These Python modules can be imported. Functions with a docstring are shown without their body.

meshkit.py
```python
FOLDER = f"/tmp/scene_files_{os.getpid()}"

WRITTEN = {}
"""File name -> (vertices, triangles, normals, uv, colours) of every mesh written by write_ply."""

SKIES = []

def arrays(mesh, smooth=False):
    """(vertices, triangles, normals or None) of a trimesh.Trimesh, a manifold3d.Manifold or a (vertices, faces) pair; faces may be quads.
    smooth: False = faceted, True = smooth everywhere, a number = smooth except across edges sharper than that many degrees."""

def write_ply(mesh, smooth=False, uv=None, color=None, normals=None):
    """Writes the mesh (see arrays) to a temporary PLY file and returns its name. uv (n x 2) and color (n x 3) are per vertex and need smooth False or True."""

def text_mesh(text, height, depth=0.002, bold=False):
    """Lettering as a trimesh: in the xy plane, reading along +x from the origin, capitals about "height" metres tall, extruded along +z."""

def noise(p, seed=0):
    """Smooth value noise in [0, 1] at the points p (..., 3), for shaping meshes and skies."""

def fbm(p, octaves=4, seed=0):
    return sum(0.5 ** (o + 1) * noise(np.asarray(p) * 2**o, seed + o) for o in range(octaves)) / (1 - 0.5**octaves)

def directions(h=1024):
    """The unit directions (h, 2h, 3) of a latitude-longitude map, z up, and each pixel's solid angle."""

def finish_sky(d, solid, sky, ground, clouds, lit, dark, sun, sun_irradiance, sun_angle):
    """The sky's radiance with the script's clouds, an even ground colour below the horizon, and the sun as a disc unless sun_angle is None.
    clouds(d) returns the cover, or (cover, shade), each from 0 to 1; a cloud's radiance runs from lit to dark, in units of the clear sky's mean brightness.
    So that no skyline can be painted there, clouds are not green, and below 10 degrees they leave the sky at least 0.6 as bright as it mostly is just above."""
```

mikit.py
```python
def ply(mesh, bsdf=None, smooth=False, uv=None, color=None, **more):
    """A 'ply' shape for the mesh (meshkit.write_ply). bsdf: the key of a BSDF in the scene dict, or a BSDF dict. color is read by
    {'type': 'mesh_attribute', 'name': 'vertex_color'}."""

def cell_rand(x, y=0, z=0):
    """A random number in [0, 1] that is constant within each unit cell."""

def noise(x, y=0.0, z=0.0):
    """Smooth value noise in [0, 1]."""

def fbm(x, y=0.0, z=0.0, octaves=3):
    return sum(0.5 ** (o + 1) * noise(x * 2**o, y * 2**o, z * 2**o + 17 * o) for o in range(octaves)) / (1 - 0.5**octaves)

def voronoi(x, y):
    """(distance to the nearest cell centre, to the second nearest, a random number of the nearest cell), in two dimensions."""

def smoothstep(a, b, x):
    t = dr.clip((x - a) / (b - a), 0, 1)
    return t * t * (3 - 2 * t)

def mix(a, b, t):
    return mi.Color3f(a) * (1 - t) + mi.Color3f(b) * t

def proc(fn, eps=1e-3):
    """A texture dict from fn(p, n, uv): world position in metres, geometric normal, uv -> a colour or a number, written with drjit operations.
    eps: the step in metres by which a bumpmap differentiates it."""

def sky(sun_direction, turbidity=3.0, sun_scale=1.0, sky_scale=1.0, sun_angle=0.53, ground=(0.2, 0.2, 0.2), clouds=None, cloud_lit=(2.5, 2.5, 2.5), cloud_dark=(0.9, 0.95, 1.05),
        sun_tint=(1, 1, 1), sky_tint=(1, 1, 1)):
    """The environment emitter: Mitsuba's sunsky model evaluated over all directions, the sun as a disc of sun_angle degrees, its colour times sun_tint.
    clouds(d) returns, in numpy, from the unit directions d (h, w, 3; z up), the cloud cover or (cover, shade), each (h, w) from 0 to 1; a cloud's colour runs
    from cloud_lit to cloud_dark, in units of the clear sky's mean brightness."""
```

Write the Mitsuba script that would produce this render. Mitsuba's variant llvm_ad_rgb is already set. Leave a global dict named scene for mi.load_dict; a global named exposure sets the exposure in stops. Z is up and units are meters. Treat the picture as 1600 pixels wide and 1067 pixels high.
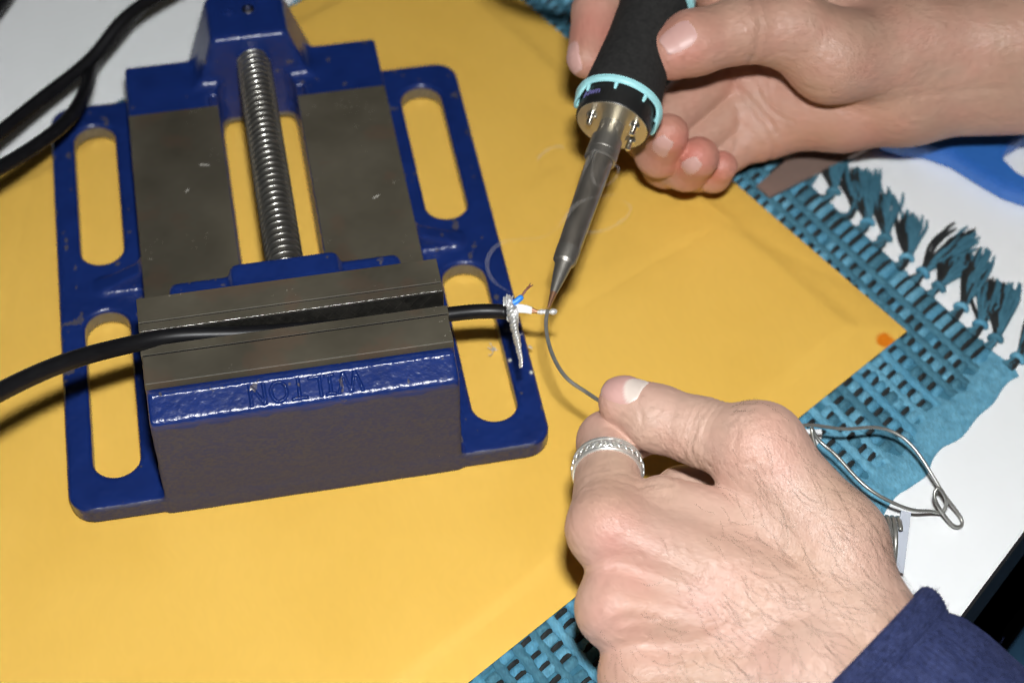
import math
import numpy as np
import trimesh
import drjit as dr
import mitsuba as mi
import mikit
import meshkit
from scipy.interpolate import CubicSpline
from shapely.geometry import Polygon, Point

T = mi.ScalarTransform4f
RNG = np.random.default_rng(7)

# ------------------------------------------------------------------ camera, light, exposure (world: mm in the lists below, metres in the scene)
scene, labels = {}, {}
CAM = np.array([-10.38, -370.93, 509.72])
FWD = np.array([0.13272, 0.63417, -0.761717])
UP = np.array([0.138797, 0.749052, 0.647809])
RIGHT = np.cross(FWD, UP)
scene['camera'] = {'type': 'thinlens', 'fov': 31.3, 'fov_axis': 'x', 'aperture_radius': 0.0035, 'focus_distance': 0.588,
                   'near_clip': 0.02, 'far_clip': 20.0,
                   'to_world': T().look_at(origin=(CAM / 1000).tolist(), target=((CAM + 500 * FWD) / 1000).tolist(), up=UP.tolist())}
exposure = 0.0
# the camera's own pop-up flash, above the lens
FL = CAM + 82 * UP + 14 * RIGHT
scene['flash'] = {'type': 'rectangle', 'to_world': T().look_at(origin=(FL / 1000).tolist(), target=((CAM + 600 * FWD) / 1000).tolist(), up=UP.tolist()) @ T().scale([0.021, 0.011, 1]),
                  'emitter': {'type': 'area', 'radiance': {'type': 'rgb', 'value': [1880, 1890, 1880]}}, 'bsdf': {'type': 'diffuse'}}
# an unseen overhead panel added as ambient fill, weak next to the flash
scene['ambient_fill'] = {'type': 'rectangle', 'to_world': T().look_at(origin=[0.3, 0.5, 2.1], target=[0.3, 0.5, 0], up=[0, 1, 0]) @ T().scale([1.3, 1.0, 1]),
                         'emitter': {'type': 'area', 'radiance': {'type': 'rgb', 'value': [0.07, 0.062, 0.052]}}, 'bsdf': {'type': 'diffuse'}}
labels['flash'] = {'label': 'small flash lamp above the camera lens', 'category': 'lamp'}
labels['ambient_fill'] = {'label': 'wide dim overhead panel added as ambient fill, out of view', 'category': 'lamp'}


# ------------------------------------------------------------------ helpers
def add(key, mesh, bsdf, smooth=False, label=None, cat=None, group=None, kind=None, color=None, **kw):
    """One entry of the scene; mesh = (vertices in mm, faces) or a trimesh in mm. A taken key gets the next number."""
    if key in scene:
        n = 1
        while f'{key}_{n:03d}' in scene:
            n += 1
        key = f'{key}_{n:03d}'
    if hasattr(mesh, 'vertices'):
        mesh = (np.array(mesh.vertices), np.array(mesh.faces))
    scene[key] = mikit.ply((np.asarray(mesh[0], float) / 1000, mesh[1]), bsdf, smooth=smooth, color=color, **kw)
    tag(key, label, cat, group, kind)
    return key


def tag(key, label=None, cat=None, group=None, kind=None):
    d = {k: v for k, v in (('label', label), ('category', cat), ('group', group), ('kind', kind)) if v}
    if d:
        labels[key] = d


def join(*ms):
    vs, fs, n = [], [], 0
    for m in ms:
        v, f = (np.array(m.vertices), np.array(m.faces)) if hasattr(m, 'vertices') else (np.asarray(m[0], float), np.asarray(m[1]))
        if f.shape[1] == 4:
            f = np.vstack([f[:, [0, 1, 2]], f[:, [0, 2, 3]]])
        vs.append(v); fs.append(f + n); n += len(v)
    return np.vstack(vs), np.vstack(fs)


def unit(v):
    return np.asarray(v, float) / np.linalg.norm(v)


def spline(pts, n):
    """n points evenly along a smooth curve through pts."""
    pts = np.asarray(pts, float)
    t = np.r_[0, np.cumsum(np.linalg.norm(np.diff(pts, axis=0), axis=1) ** 0.7)]
    c = CubicSpline(t, pts)
    q = c(np.linspace(0, t[-1], 12 * n))
    s = np.r_[0, np.cumsum(np.linalg.norm(np.diff(q[:, :3], axis=0), axis=1))]
    return np.stack([np.interp(np.linspace(0, s[-1], n), s, q[:, k]) for k in range(q.shape[1])], 1)


def frames(p):
    t = np.gradient(p, axis=0)
    t /= np.linalg.norm(t, axis=1, keepdims=True) + 1e-12
    n = np.cross(t[0], [0.31, 0.2, 0.93]); n /= np.linalg.norm(n)
    N = []
    for k in range(len(p)):
        n = n - t[k] * (n @ t[k]); n /= np.linalg.norm(n) + 1e-12
        N.append(n)
    N = np.array(N)
    return t, N, np.cross(t, N)


def tube(p, r, sides=10, cap=True, squash=None):
    """A tube along points p with radius r (number or per point); squash = (a, b) scales the section."""
    p = np.asarray(p, float)
    r = np.broadcast_to(np.asarray(r, float), (len(p),))
    t, a, b = frames(p)
    th = np.arange(sides) * 2 * np.pi / sides
    sx, sy = squash or (1, 1)
    v = p[:, None] + r[:, None, None] * (sx * np.cos(th)[None, :, None] * a[:, None] + sy * np.sin(th)[None, :, None] * b[:, None])
    v = v.reshape(-1, 3)
    n = len(p)
    i, j = np.meshgrid(np.arange(n - 1), np.arange(sides), indexing='ij')
    i, j = i.ravel(), j.ravel(); k = (j + 1) % sides
    f = np.vstack([np.stack([i * sides + j, i * sides + k, (i + 1) * sides + k], 1), np.stack([i * sides + j, (i + 1) * sides + k, (i + 1) * sides + j], 1)])
    if cap:
        v = np.vstack([v, p[0] - 0.35 * r[0] * t[0], p[-1] + 0.35 * r[-1] * t[-1]])
        j = np.arange(sides); k = (j + 1) % sides
        f = np.vstack([f, np.stack([j * 0 + n * sides, k, j], 1), np.stack([j * 0 + n * sides + 1, (n - 1) * sides + j, (n - 1) * sides + k], 1)])
    return v, f


def lathe(o, axis, prof, sides=48, close=True):
    """Revolve the profile [(s along the axis, radius)] about the axis from o."""
    axis = unit(axis)
    x = unit(np.cross(axis, [0.2, 0.3, 0.9])); y = np.cross(axis, x)
    prof = np.asarray(prof, float)
    th = np.arange(sides) * 2 * np.pi / sides
    d = np.cos(th)[:, None] * x + np.sin(th)[:, None] * y
    v = (np.asarray(o) + prof[:, 0, None, None] * axis + prof[:, 1, None, None] * d[None]).reshape(-1, 3)
    n = len(prof)
    i, j = [q.ravel() for q in np.meshgrid(np.arange(n - 1), np.arange(sides), indexing='ij')]
    k = (j + 1) % sides
    f = np.vstack([np.stack([i * sides + j, i * sides + k, (i + 1) * sides + k], 1), np.stack([i * sides + j, (i + 1) * sides + k, (i + 1) * sides + j], 1)])
    if prof[-1, 0] < prof[0, 0]:
        f = f[:, ::-1]
    return v, f


def grid_faces(nu, nv, flip=False):
    i, j = [q.ravel() for q in np.meshgrid(np.arange(nu - 1), np.arange(nv - 1), indexing='ij')]
    a, b, c, d = i * nv + j, (i + 1) * nv + j, (i + 1) * nv + j + 1, i * nv + j + 1
    f = np.vstack([np.stack([a, b, c], 1), np.stack([a, c, d], 1)])
    return f[:, ::-1] if flip else f


def extrude(poly, z0, z1, bevel=0.0):
    """Shapely polygon raised from z0 to z1, its upper and lower edges bevelled."""
    if bevel <= 0:
        m = trimesh.creation.extrude_polygon(poly, z1 - z0, engine='earcut')
        m.apply_translation([0, 0, z0])
        return m
    import manifold3d as m3
    def slab(q, a, b):
        m = trimesh.creation.extrude_polygon(q, b - a, engine='earcut'); m.apply_translation([0, 0, a]); return m
    out = [slab(poly.buffer(-bevel * s), z0 + bevel * (1 - c), z1 - bevel * (1 - c)) for s, c in ((0, 0), (0.08, .38), (0.29, .71), (.62, .92), (1, 1))]
    ms = [m3.Manifold(m3.Mesh(np.asarray(m.vertices, np.float32), np.asarray(m.faces, np.uint32))) for m in out]
    t = m3.Manifold.batch_boolean(ms, m3.OpType.Add).to_mesh()
    return np.array(t.vert_properties[:, :3]), np.array(t.tri_verts)


def bbox(lo, hi, r=0.4):
    """Box with rounded edges (hull of small spheres)."""
    import manifold3d as m3
    lo, hi = np.asarray(lo, float), np.asarray(hi, float)
    s = trimesh.creation.icosphere(subdivisions=1, radius=r).vertices
    p = np.vstack([s + [x, y, z] for x in (lo[0] + r, hi[0] - r) for y in (lo[1] + r, hi[1] - r) for z in (lo[2] + r, hi[2] - r)])
    t = m3.Manifold.hull_points(p).to_mesh()
    return np.array(t.vert_properties[:, :3], float), np.array(t.tri_verts)


def hull(pts):
    import manifold3d as m3
    t = m3.Manifold.hull_points(np.asarray(pts, float)).to_mesh()
    return np.array(t.vert_properties[:, :3], float), np.array(t.tri_verts)


def smin(a, b, k):
    h = np.maximum(k - np.abs(a - b), 0) / k
    return np.minimum(a, b) - h * h * k * 0.25


def surface(sdf, lo, hi, cell):
    """Surface nets of sdf(points) <= 0 in the box, every vertex then moved on to the surface."""
    ax = [np.arange(l, h + cell, cell, dtype=np.float32) for l, h in zip(lo, hi)]
    shp = tuple(len(a) for a in ax)
    c = 4
    cx = [np.append(a[::c], a[-1] + cell) for a in ax]
    coarse = sdf(np.stack(np.meshgrid(*cx, indexing='ij'), -1).reshape(-1, 3)).reshape([len(a) for a in cx])
    near = np.abs(coarse) < cell * c * 1.9
    idx = [np.minimum(np.arange(n) // c, len(cx[k]) - 2) for k, n in enumerate(shp)]
    nb = np.zeros_like(near)
    for d in np.ndindex(2, 2, 2):
        s = tuple(slice(0, near.shape[k] - 1) for k in range(3)); t = tuple(slice(d[k], near.shape[k] - 1 + d[k]) for k in range(3))
        nb[s] |= near[t]
    base = coarse[np.ix_(*idx)].astype(np.float32)
    todo = nb[np.ix_(*idx)]
    ii = np.nonzero(todo)
    base[ii] = sdf(np.stack([ax[k][ii[k]] for k in range(3)], 1))
    V = base
    ins = V < 0
    cnt = sum(ins[a:shp[0] - 1 + a, b:shp[1] - 1 + b, d:shp[2] - 1 + d].astype(np.int8) for a, b, d in np.ndindex(2, 2, 2))
    act = (cnt > 0) & (cnt < 8)
    ci = np.stack(np.nonzero(act), 1)
    num = np.full(act.shape, -1, np.int64); num[act] = np.arange(len(ci))
    acc = np.zeros((len(ci), 3)); w = np.zeros(len(ci))
    for k in range(3):
        for o in np.ndindex(2, 2):
            a = np.insert(np.array(o), k, 0); b = a.copy(); b[k] = 1
            va = V[tuple((ci + a).T)]; vb = V[tuple((ci + b).T)]
            x = (va < 0) != (vb < 0)
            t = np.where(x, va / np.where(va == vb, 1, va - vb), 0)
            q = a + 0.0 * ci; q[:, k] = t
            acc[x] += q[x]; w[x] += 1
    v = np.array([a[0] for a in ax]) + cell * (ci + acc / w[:, None])
    faces = []
    for k in range(3):
        s0 = [slice(None)] * 3; s1 = [slice(None)] * 3
        s0[k] = slice(0, -1); s1[k] = slice(1, None)
        x = ins[tuple(s0)] != ins[tuple(s1)]
        e = np.stack(np.nonzero(x), 1)
        u, w2 = (k + 1) % 3, (k + 2) % 3
        e = e[(e[:, u] > 0) & (e[:, w2] > 0) & (e[:, u] < shp[u] - 1) & (e[:, w2] < shp[w2] - 1)]
        flip = ins[tuple(e.T)]
        def at(du, dw):
            q = e.copy(); q[:, u] += du; q[:, w2] += dw
            return num[tuple(q.T)]
        a, b, c2, d = at(-1, -1), at(0, -1), at(0, 0), at(-1, 0)
        quad = np.stack([a, b, c2, d], 1)
        quad[~flip] = quad[~flip][:, ::-1]
        faces.append(quad)
    q = np.vstack(faces)
    q = q[(q >= 0).all(1)]
    for _ in range(2):
        d = sdf(v.astype(np.float32)); g = grad(sdf, v)
        v = v - np.clip(d, -cell, cell)[:, None] * g
    f = np.vstack([q[:, [0, 1, 2]], q[:, [0, 2, 3]]])
    return v, f


def grad(sdf, v, e=0.15):
    g = np.stack([sdf((v + e * np.eye(3)[k]).astype(np.float32)) - sdf((v - e * np.eye(3)[k]).astype(np.float32)) for k in range(3)], 1)
    return g / (np.linalg.norm(g, axis=1, keepdims=True) + 1e-9)


def cap_sd(p, a, b, ra, rb):
    a = np.asarray(a, np.float32); ba = np.asarray(b, np.float32) - a
    pa = p - a
    t = np.clip(pa @ ba / max(float(ba @ ba), 1e-6), 0, 1)
    q = pa - t[:, None] * ba
    return np.sqrt((q * q).sum(1)) - (ra + t * (rb - ra))


def noise3(p, s, seed=0, octaves=3):
    return meshkit.fbm(np.asarray(p, float) / s, octaves, seed) - 0.5


# ------------------------------------------------------------------ materials
def tex(fn, eps=2e-4):
    return mikit.proc(fn, eps)


def rgb(*c):
    return {'type': 'rgb', 'value': list(c)}


def mat(key, base, rough=0.5, spec=0.5, metal=0.0, bump=None, bscale=1.0, eps=2e-4, two=True, **kw):
    b = {'type': 'principled', 'base_color': base if isinstance(base, dict) else rgb(*base), 'roughness': rough, 'specular': spec, 'metallic': metal, **kw}
    if bump is not None:
        b = {'type': 'bumpmap', 'arbitrary': tex(bump, eps), 'scale': bscale, 'bsdf': b}
    scene[key] = {'type': 'twosided', 'bsdf': b} if two else b


N, F, SS, MX = mikit.noise, mikit.fbm, mikit.smoothstep, mikit.mix
K = 1000.0


def kraft(p, n, uv):
    a = F(p.x * 25, p.y * 25, 3.0)
    fib = F(p.x * 700 + 4 * N(p.y * 90, p.x * 40), p.y * 240, 1.0)
    c = MX((0.70, 0.428, 0.077), (0.73, 0.452, 0.086), SS(0.22, 0.78, a))
    c = c * (0.985 + 0.03 * fib)
    dx, dy = p.x - np.float64(0.2144), p.y - np.float64(0.0308)
    d = dr.sqrt(dx * dx * 1.4 + dy * dy) + 0.0022 * (F(p.x * 500, p.y * 500, 5.0) - 0.5)
    return MX((0.62, 0.17, 0.004), c, SS(0.0026, 0.0048, d))


mat('kraft_paper', tex(kraft), 0.55, 0.35, bump=lambda p, n, uv: F(p.x * 900, p.y * 900, 0.0) * 0.00004 + F(p.x * 60, p.y * 60, 2.0) * 0.00012, bscale=1.0)


def blue_paint(p, n, uv):
    c = MX((0.005, 0.016, 0.092), (0.008, 0.025, 0.140), F(p.x * 120, p.y * 120, p.z * 120))
    chip = SS(0.735, 0.775, F(p.x * 330 + 9, p.y * 260, p.z * 260))
    c = MX(c, (0.10, 0.085, 0.06), chip * 0.6)
    # the front face and the slot walls: thin grey coat with the iron's grain showing
    w1 = F(p.x * 1100, p.z * 1700, p.y * 900)
    w2 = F(p.x * 150, p.z * 150, 4.0)
    worn = MX((0.030, 0.031, 0.068), (0.050, 0.046, 0.056), SS(0.28, 0.74, w1))
    worn = MX(worn, MX((0.024, 0.027, 0.080), (0.044, 0.042, 0.062), SS(0.30, 0.72, w1)), w2)
    face = SS(0.0012, 0.0004, p.y) * SS(0.0488, 0.0470, p.z + 0.002 * N(p.x * 300, 1.0))
    iron = MX((0.10, 0.088, 0.065), (0.17, 0.145, 0.10), F(p.x * 300, p.y * 300, p.z * 300))
    wall = SS(0.0066, 0.0055, p.z) * SS(0.0015, 0.003, p.y) * SS(0.083, 0.0815, dr.abs(p.x)) * SS(0.2, 0.4, 1 - dr.abs(n.z))
    side = SS(0.0072, 0.0060, p.z) * SS(0.0812, 0.083, dr.abs(p.x)) * SS(0.2, 0.4, 1 - dr.abs(n.z))
    c = MX(c, worn, dr.maximum(face, side * 0.6))
    return MX(c, iron, wall)


def peel(p, n, uv):
    return F(p.x * 520, p.y * 520, p.z * 520) * 0.00030 + N(p.x * 1500, p.y * 1500, p.z * 1500) * 0.00005


def rough_face(p, n, uv):
    face = SS(0.0012, 0.0004, p.y) * SS(0.0488, 0.0470, p.z)
    return 0.24 + 0.38 * face + 0.10 * F(p.x * 200, p.y * 200, p.z * 200)


mat('blue_enamel', tex(blue_paint), tex(rough_face), 0.5, bump=peel)


def flat_iron(p, n, uv):
    a = F(p.x * 60, p.y * 60, 1.0, octaves=4)
    s = F(p.x * 300, p.y * 500, p.z * 500)
    c = MX((0.046, 0.040, 0.027), (0.083, 0.074, 0.054), a) * (0.94 + 0.12 * s)
    rust = SS(0.56, 0.72, F(p.x * 90 + 3, p.y * 90, 8.0, octaves=4))
    c = MX(c, (0.085, 0.050, 0.032), rust * 0.4)
    fleck = SS(0.90, 0.93, N(p.x * 1100, p.y * 1100, 3.0)) * SS(0.72, 0.8, N(p.x * 110, p.y * 110, 6.0))
    # two pale scratches on the left guide and darker handled ends
    for x0, y0, ca, sa, L, w in ((-0.0236, 0.1405, 0.97, -0.24, 0.0024, 0.00055), (-0.031, 0.128, 0.6, 0.8, 0.0012, 0.0004), (0.038, 0.112, 0.9, 0.43, 0.0016, 0.0004)):
        u, v = (p.x - x0) * ca + (p.y - y0) * sa, (p.y - y0) * ca - (p.x - x0) * sa
        e = dr.square(u / L) + dr.square(v / w) + 0.8 * (N(p.x * 1500, p.y * 1500, 2.0) - 0.5)
        c = MX((0.42, 0.40, 0.36), c, SS(0.5, 1.1, e))
    c = c * (0.72 + 0.28 * SS(0.25, 0.6, F(p.x * 34 + 7, p.y * 22, 5.0)))
    return MX(c, (0.30, 0.28, 0.23), fleck * 0.4)


mat('machined_iron', tex(flat_iron), 0.55, 0.45, metal=0.0, bump=lambda p, n, uv: F(p.x * 1400, p.y * 500, p.z * 900) * 0.00008)
mat('dark_slot', (0.012, 0.011, 0.010), 0.8, 0.2)
mat('jaw_face', tex(lambda p, n, uv: MX((0.010, 0.010, 0.009), (0.030, 0.028, 0.024), F(p.x * 400, p.z * 400, 1.0))), 0.4, 0.5, metal=0.3)  # near-black base holds the shade of the gap between the jaws
mat('screw_steel', tex(lambda p, n, uv: MX((0.36, 0.35, 0.32), (0.60, 0.58, 0.53), F(p.x * 300, p.y * 120, p.z * 300))), 0.26, metal=0.96)
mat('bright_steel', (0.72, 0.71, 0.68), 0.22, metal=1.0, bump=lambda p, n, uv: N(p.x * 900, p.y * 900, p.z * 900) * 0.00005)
mat('satin_steel', tex(lambda p, n, uv: MX((0.30, 0.28, 0.25), (0.42, 0.40, 0.36), F(p.x * 120, p.y * 120, p.z * 120))), 0.42, metal=0.9)
mat('dark_barrel', tex(lambda p, n, uv: MX((0.22, 0.20, 0.17), (0.46, 0.42, 0.37), F(p.x * 260, p.y * 60, p.z * 260))), 0.3, metal=0.85)
mat('brass', tex(lambda p, n, uv: MX((0.46, 0.42, 0.32), (0.58, 0.53, 0.42), F(p.x * 150, p.y * 150, p.z * 150))), 0.3, metal=0.85)
mat('copper', (0.50, 0.27, 0.16), 0.35, metal=0.85)
mat('tin_solder', tex(lambda p, n, uv: MX((0.28, 0.28, 0.26), (0.44, 0.44, 0.41), F(p.x * 400, p.y * 400, p.z * 400))), 0.34, metal=0.7)
mat('shiny_solder', (0.84, 0.84, 0.82), 0.28, metal=0.6)
mat('braid_tin', tex(lambda p, n, uv: MX((0.45, 0.45, 0.43), (0.82, 0.82, 0.80), F(p.x * 500, p.y * 500, p.z * 500))), 0.3, metal=0.65)
mat('silver', (0.74, 0.73, 0.69), 0.26, metal=0.75)
mat('black_jacket', tex(lambda p, n, uv: MX((0.004, 0.004, 0.005), (0.008, 0.008, 0.009), F(p.x * 200, p.y * 200, p.z * 200))), 0.40, 0.28)
mat('black_plastic', (0.012, 0.012, 0.012), 0.35, 0.5)
mat('foam', tex(lambda p, n, uv: MX((0.010, 0.010, 0.010), (0.028, 0.027, 0.026), F(p.x * 900, p.y * 900, p.z * 900))), 0.85, 0.25,
    bump=lambda p, n, uv: F(p.x * 1600, p.y * 1600, p.z * 1600) * 0.00025)
mat('cyan_plastic', (0.33, 0.66, 0.69), 0.4, 0.5)
mat('violet_print', (0.14, 0.13, 0.32), 0.5, 0.4)
mat('white_insulation', (0.80, 0.80, 0.78), 0.35, 0.5)
mat('blue_insulation', (0.03, 0.22, 0.72), 0.35, 0.5)
mat('brown_wire', (0.16, 0.045, 0.03), 0.5, 0.5)


def laminate(p, n, uv):
    return MX((0.76, 0.79, 0.80), (0.80, 0.82, 0.83), F(p.x * 20, p.y * 20, 0.0))


mat('white_laminate', tex(laminate), 0.4, 0.5)
mat('black_edge', (0.012, 0.012, 0.013), 0.5, 0.4)
mat('dark_carpet', tex(lambda p, n, uv: MX((0.006, 0.006, 0.007), (0.02, 0.02, 0.022), F(p.x * 30, p.y * 30, 0.0))), 0.9, 0.1)
mat('denim', tex(lambda p, n, uv: MX((0.016, 0.050, 0.10), (0.035, 0.095, 0.17), F(p.x * 25, p.y * 25, p.z * 25))), 0.9, 0.1)


def yarn(c0, c1):
    def f(p, n, uv):
        return MX(c0, c1, F(p.x * 500, p.y * 500, p.z * 300)) * (0.78 + 0.4 * N(p.x * 2600, p.y * 900, p.z * 900))
    return tex(f)


for i, (a, b) in enumerate((((0.052, 0.200, 0.310), (0.105, 0.310, 0.445)), ((0.072, 0.235, 0.345), (0.150, 0.375, 0.505)), ((0.036, 0.122, 0.180), (0.066, 0.195, 0.265)))):
    mat(f'teal_yarn_{i}', yarn(a, b), 0.75, 0.25, bump=lambda p, n, uv: F(p.x * 1800, p.y * 1100, p.z * 1000) * 0.0003)
mat('dark_yarn', yarn((0.010, 0.012, 0.013), (0.030, 0.034, 0.034)), 0.75, 0.25)
mat('mat_ground', tex(lambda p, n, uv: MX((0.028, 0.105, 0.16), (0.06, 0.19, 0.27), F(p.x * 300, p.y * 300, 0.0))), 0.9, 0.1)
mat('blue_plastic', (0.030, 0.135, 0.45), 0.3, 0.5)
mat('blade_steel', (0.36, 0.25, 0.21), 0.35, metal=0.5)  # brown base colour carries the reflection of the hand above the blade
mat('grey_plastic', (0.38, 0.41, 0.47), 0.4, 0.5)


def skin_bump(p, n, uv):
    a = mikit.voronoi(p.x * 1100 + p.z * 500, p.y * 1100 - p.z * 600)
    return dr.minimum(a[1] - a[0], 0.4) * 0.00022 + F(p.x * 520, p.y * 520, p.z * 520) * 0.00045


mat('skin', {'type': 'mesh_attribute', 'name': 'vertex_color'}, 0.46, 0.45, bump=skin_bump, two=True, sheen=0.15, eps=1.5e-4)
mat('nail', {'type': 'mesh_attribute', 'name': 'vertex_color'}, 0.42, 0.42)
mat('hair', (0.10, 0.065, 0.045), 0.5, 0.4)


def knit(p, n, uv):
    return MX((0.011, 0.017, 0.058), (0.034, 0.044, 0.115), F(p.x * 600, p.y * 600, p.z * 600)) * (0.6 + 0.8 * N(p.x * 1500, p.y * 1500, p.z * 1500))


mat('navy_knit', tex(knit), 0.9, 0.2, sheen=0.6)


# ------------------------------------------------------------------ setting: table, floor
ZT = -5.2     # table top, mm (the envelope's upper face is at about 0)
tp = Polygon([(300.6, -1.5), (113, -160.8), (-420, -610), (-900, -100), (-300, 700), (700, 900), (900, 507)])
add('table_top', extrude(tp, ZT - 22, ZT, 1.5), 'white_laminate', 30, 'white laminate table top under the mat and the envelope', None, kind='structure')
band = tp.exterior.buffer(1.2)
add('table_edge', extrude(Polygon([(300.6, -1.5), (113, -160.8), (-420, -610), (-421.3, -608.4), (111.7, -159.3), (299.3, 0.0)]).buffer(0.9), ZT - 25, ZT - 1.2, 0.6), 'black_edge', 30, 'black edge strip along the near side of the white table', None, kind='structure')
add('floor', (np.array([[-3000, -3000, -740], [3000, -3000, -740], [3000, 3000, -740], [-3000, 3000, -740.0]]), np.array([[0, 1, 2], [0, 2, 3]])), 'dark_carpet', False, 'dark carpet floor below the table', None, kind='structure')


def lap(p):
    d = smin(cap_sd(p, (252, -88, -172), (420, 40, -178), 36, 50), cap_sd(p, (310, -170, -205), (480, -30, -200), 45, 60), 30)
    return d + 8 * noise3(p, 45, 3, 2).astype(np.float32)


add('lap_cushion', surface(lap, (150, -230, -290), (560, 160, -100), 5.0), 'denim', True, 'blurred dark blue cushion below the table edge at the lower right corner', 'cushion')

# ------------------------------------------------------------------ woven placemat: affine frame, origin at its near right corner, A away from the fringe, B along it
MQ = np.array([259.0, 8.0]); MA = np.array([-0.83, -0.557]); MB = np.array([-0.392, 0.920])
EC, EA, EB, ED = np.array([224.0, 34.0]), np.array([91.9, 307.0]), np.array([-304.0, 49.0]), np.array([-133.0, -187.0])
ENV = Polygon([EC, EA, EB, ED])
ZM = -3.95
LEN_A, LEN_B = 322.0, 352.5


def mp(a, b, z):
    # the rag mat's near selvage is not straight
    w = 1.8 * math.sin(a / 17.0) + 1.2 * math.sin(a / 6.3 + 1)
    q = MQ + a * MA + (b + w * max(0.0, 1 - b / 60)) * MB
    return np.array([q[0], q[1], z])


ga, gb = np.linspace(0.5, LEN_A, 90), np.linspace(3, LEN_B, 40)
gv = np.array([mp(a, b, ZM - 1.0) for a in ga for b in gb])
add('placemat__ground_weave', (np.vstack([gv, gv - [0, 0, 0.5]]), np.vstack([grid_faces(90, 40, True), grid_faces(90, 40) + len(gv)])), 'mat_ground', False)
tag('placemat', 'woven teal and black rag placemat with a knotted fringe under the yellow envelope', 'placemat')


def outside(q, m):
    return ENV.distance(Point(q[0], q[1])) > m if m >= 0 else not ENV.buffer(m).contains(Point(q[0], q[1]))


def hidden(q):
    """Under the near hand, its sleeve or the scissors' side of the far hand: not seen, left out."""
    return Polygon([(96, -52), (135, -20), (160, -22), (185, -75), (160, -140), (88, -115), (84, -85)]).contains(Point(q[0], q[1]))


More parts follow.
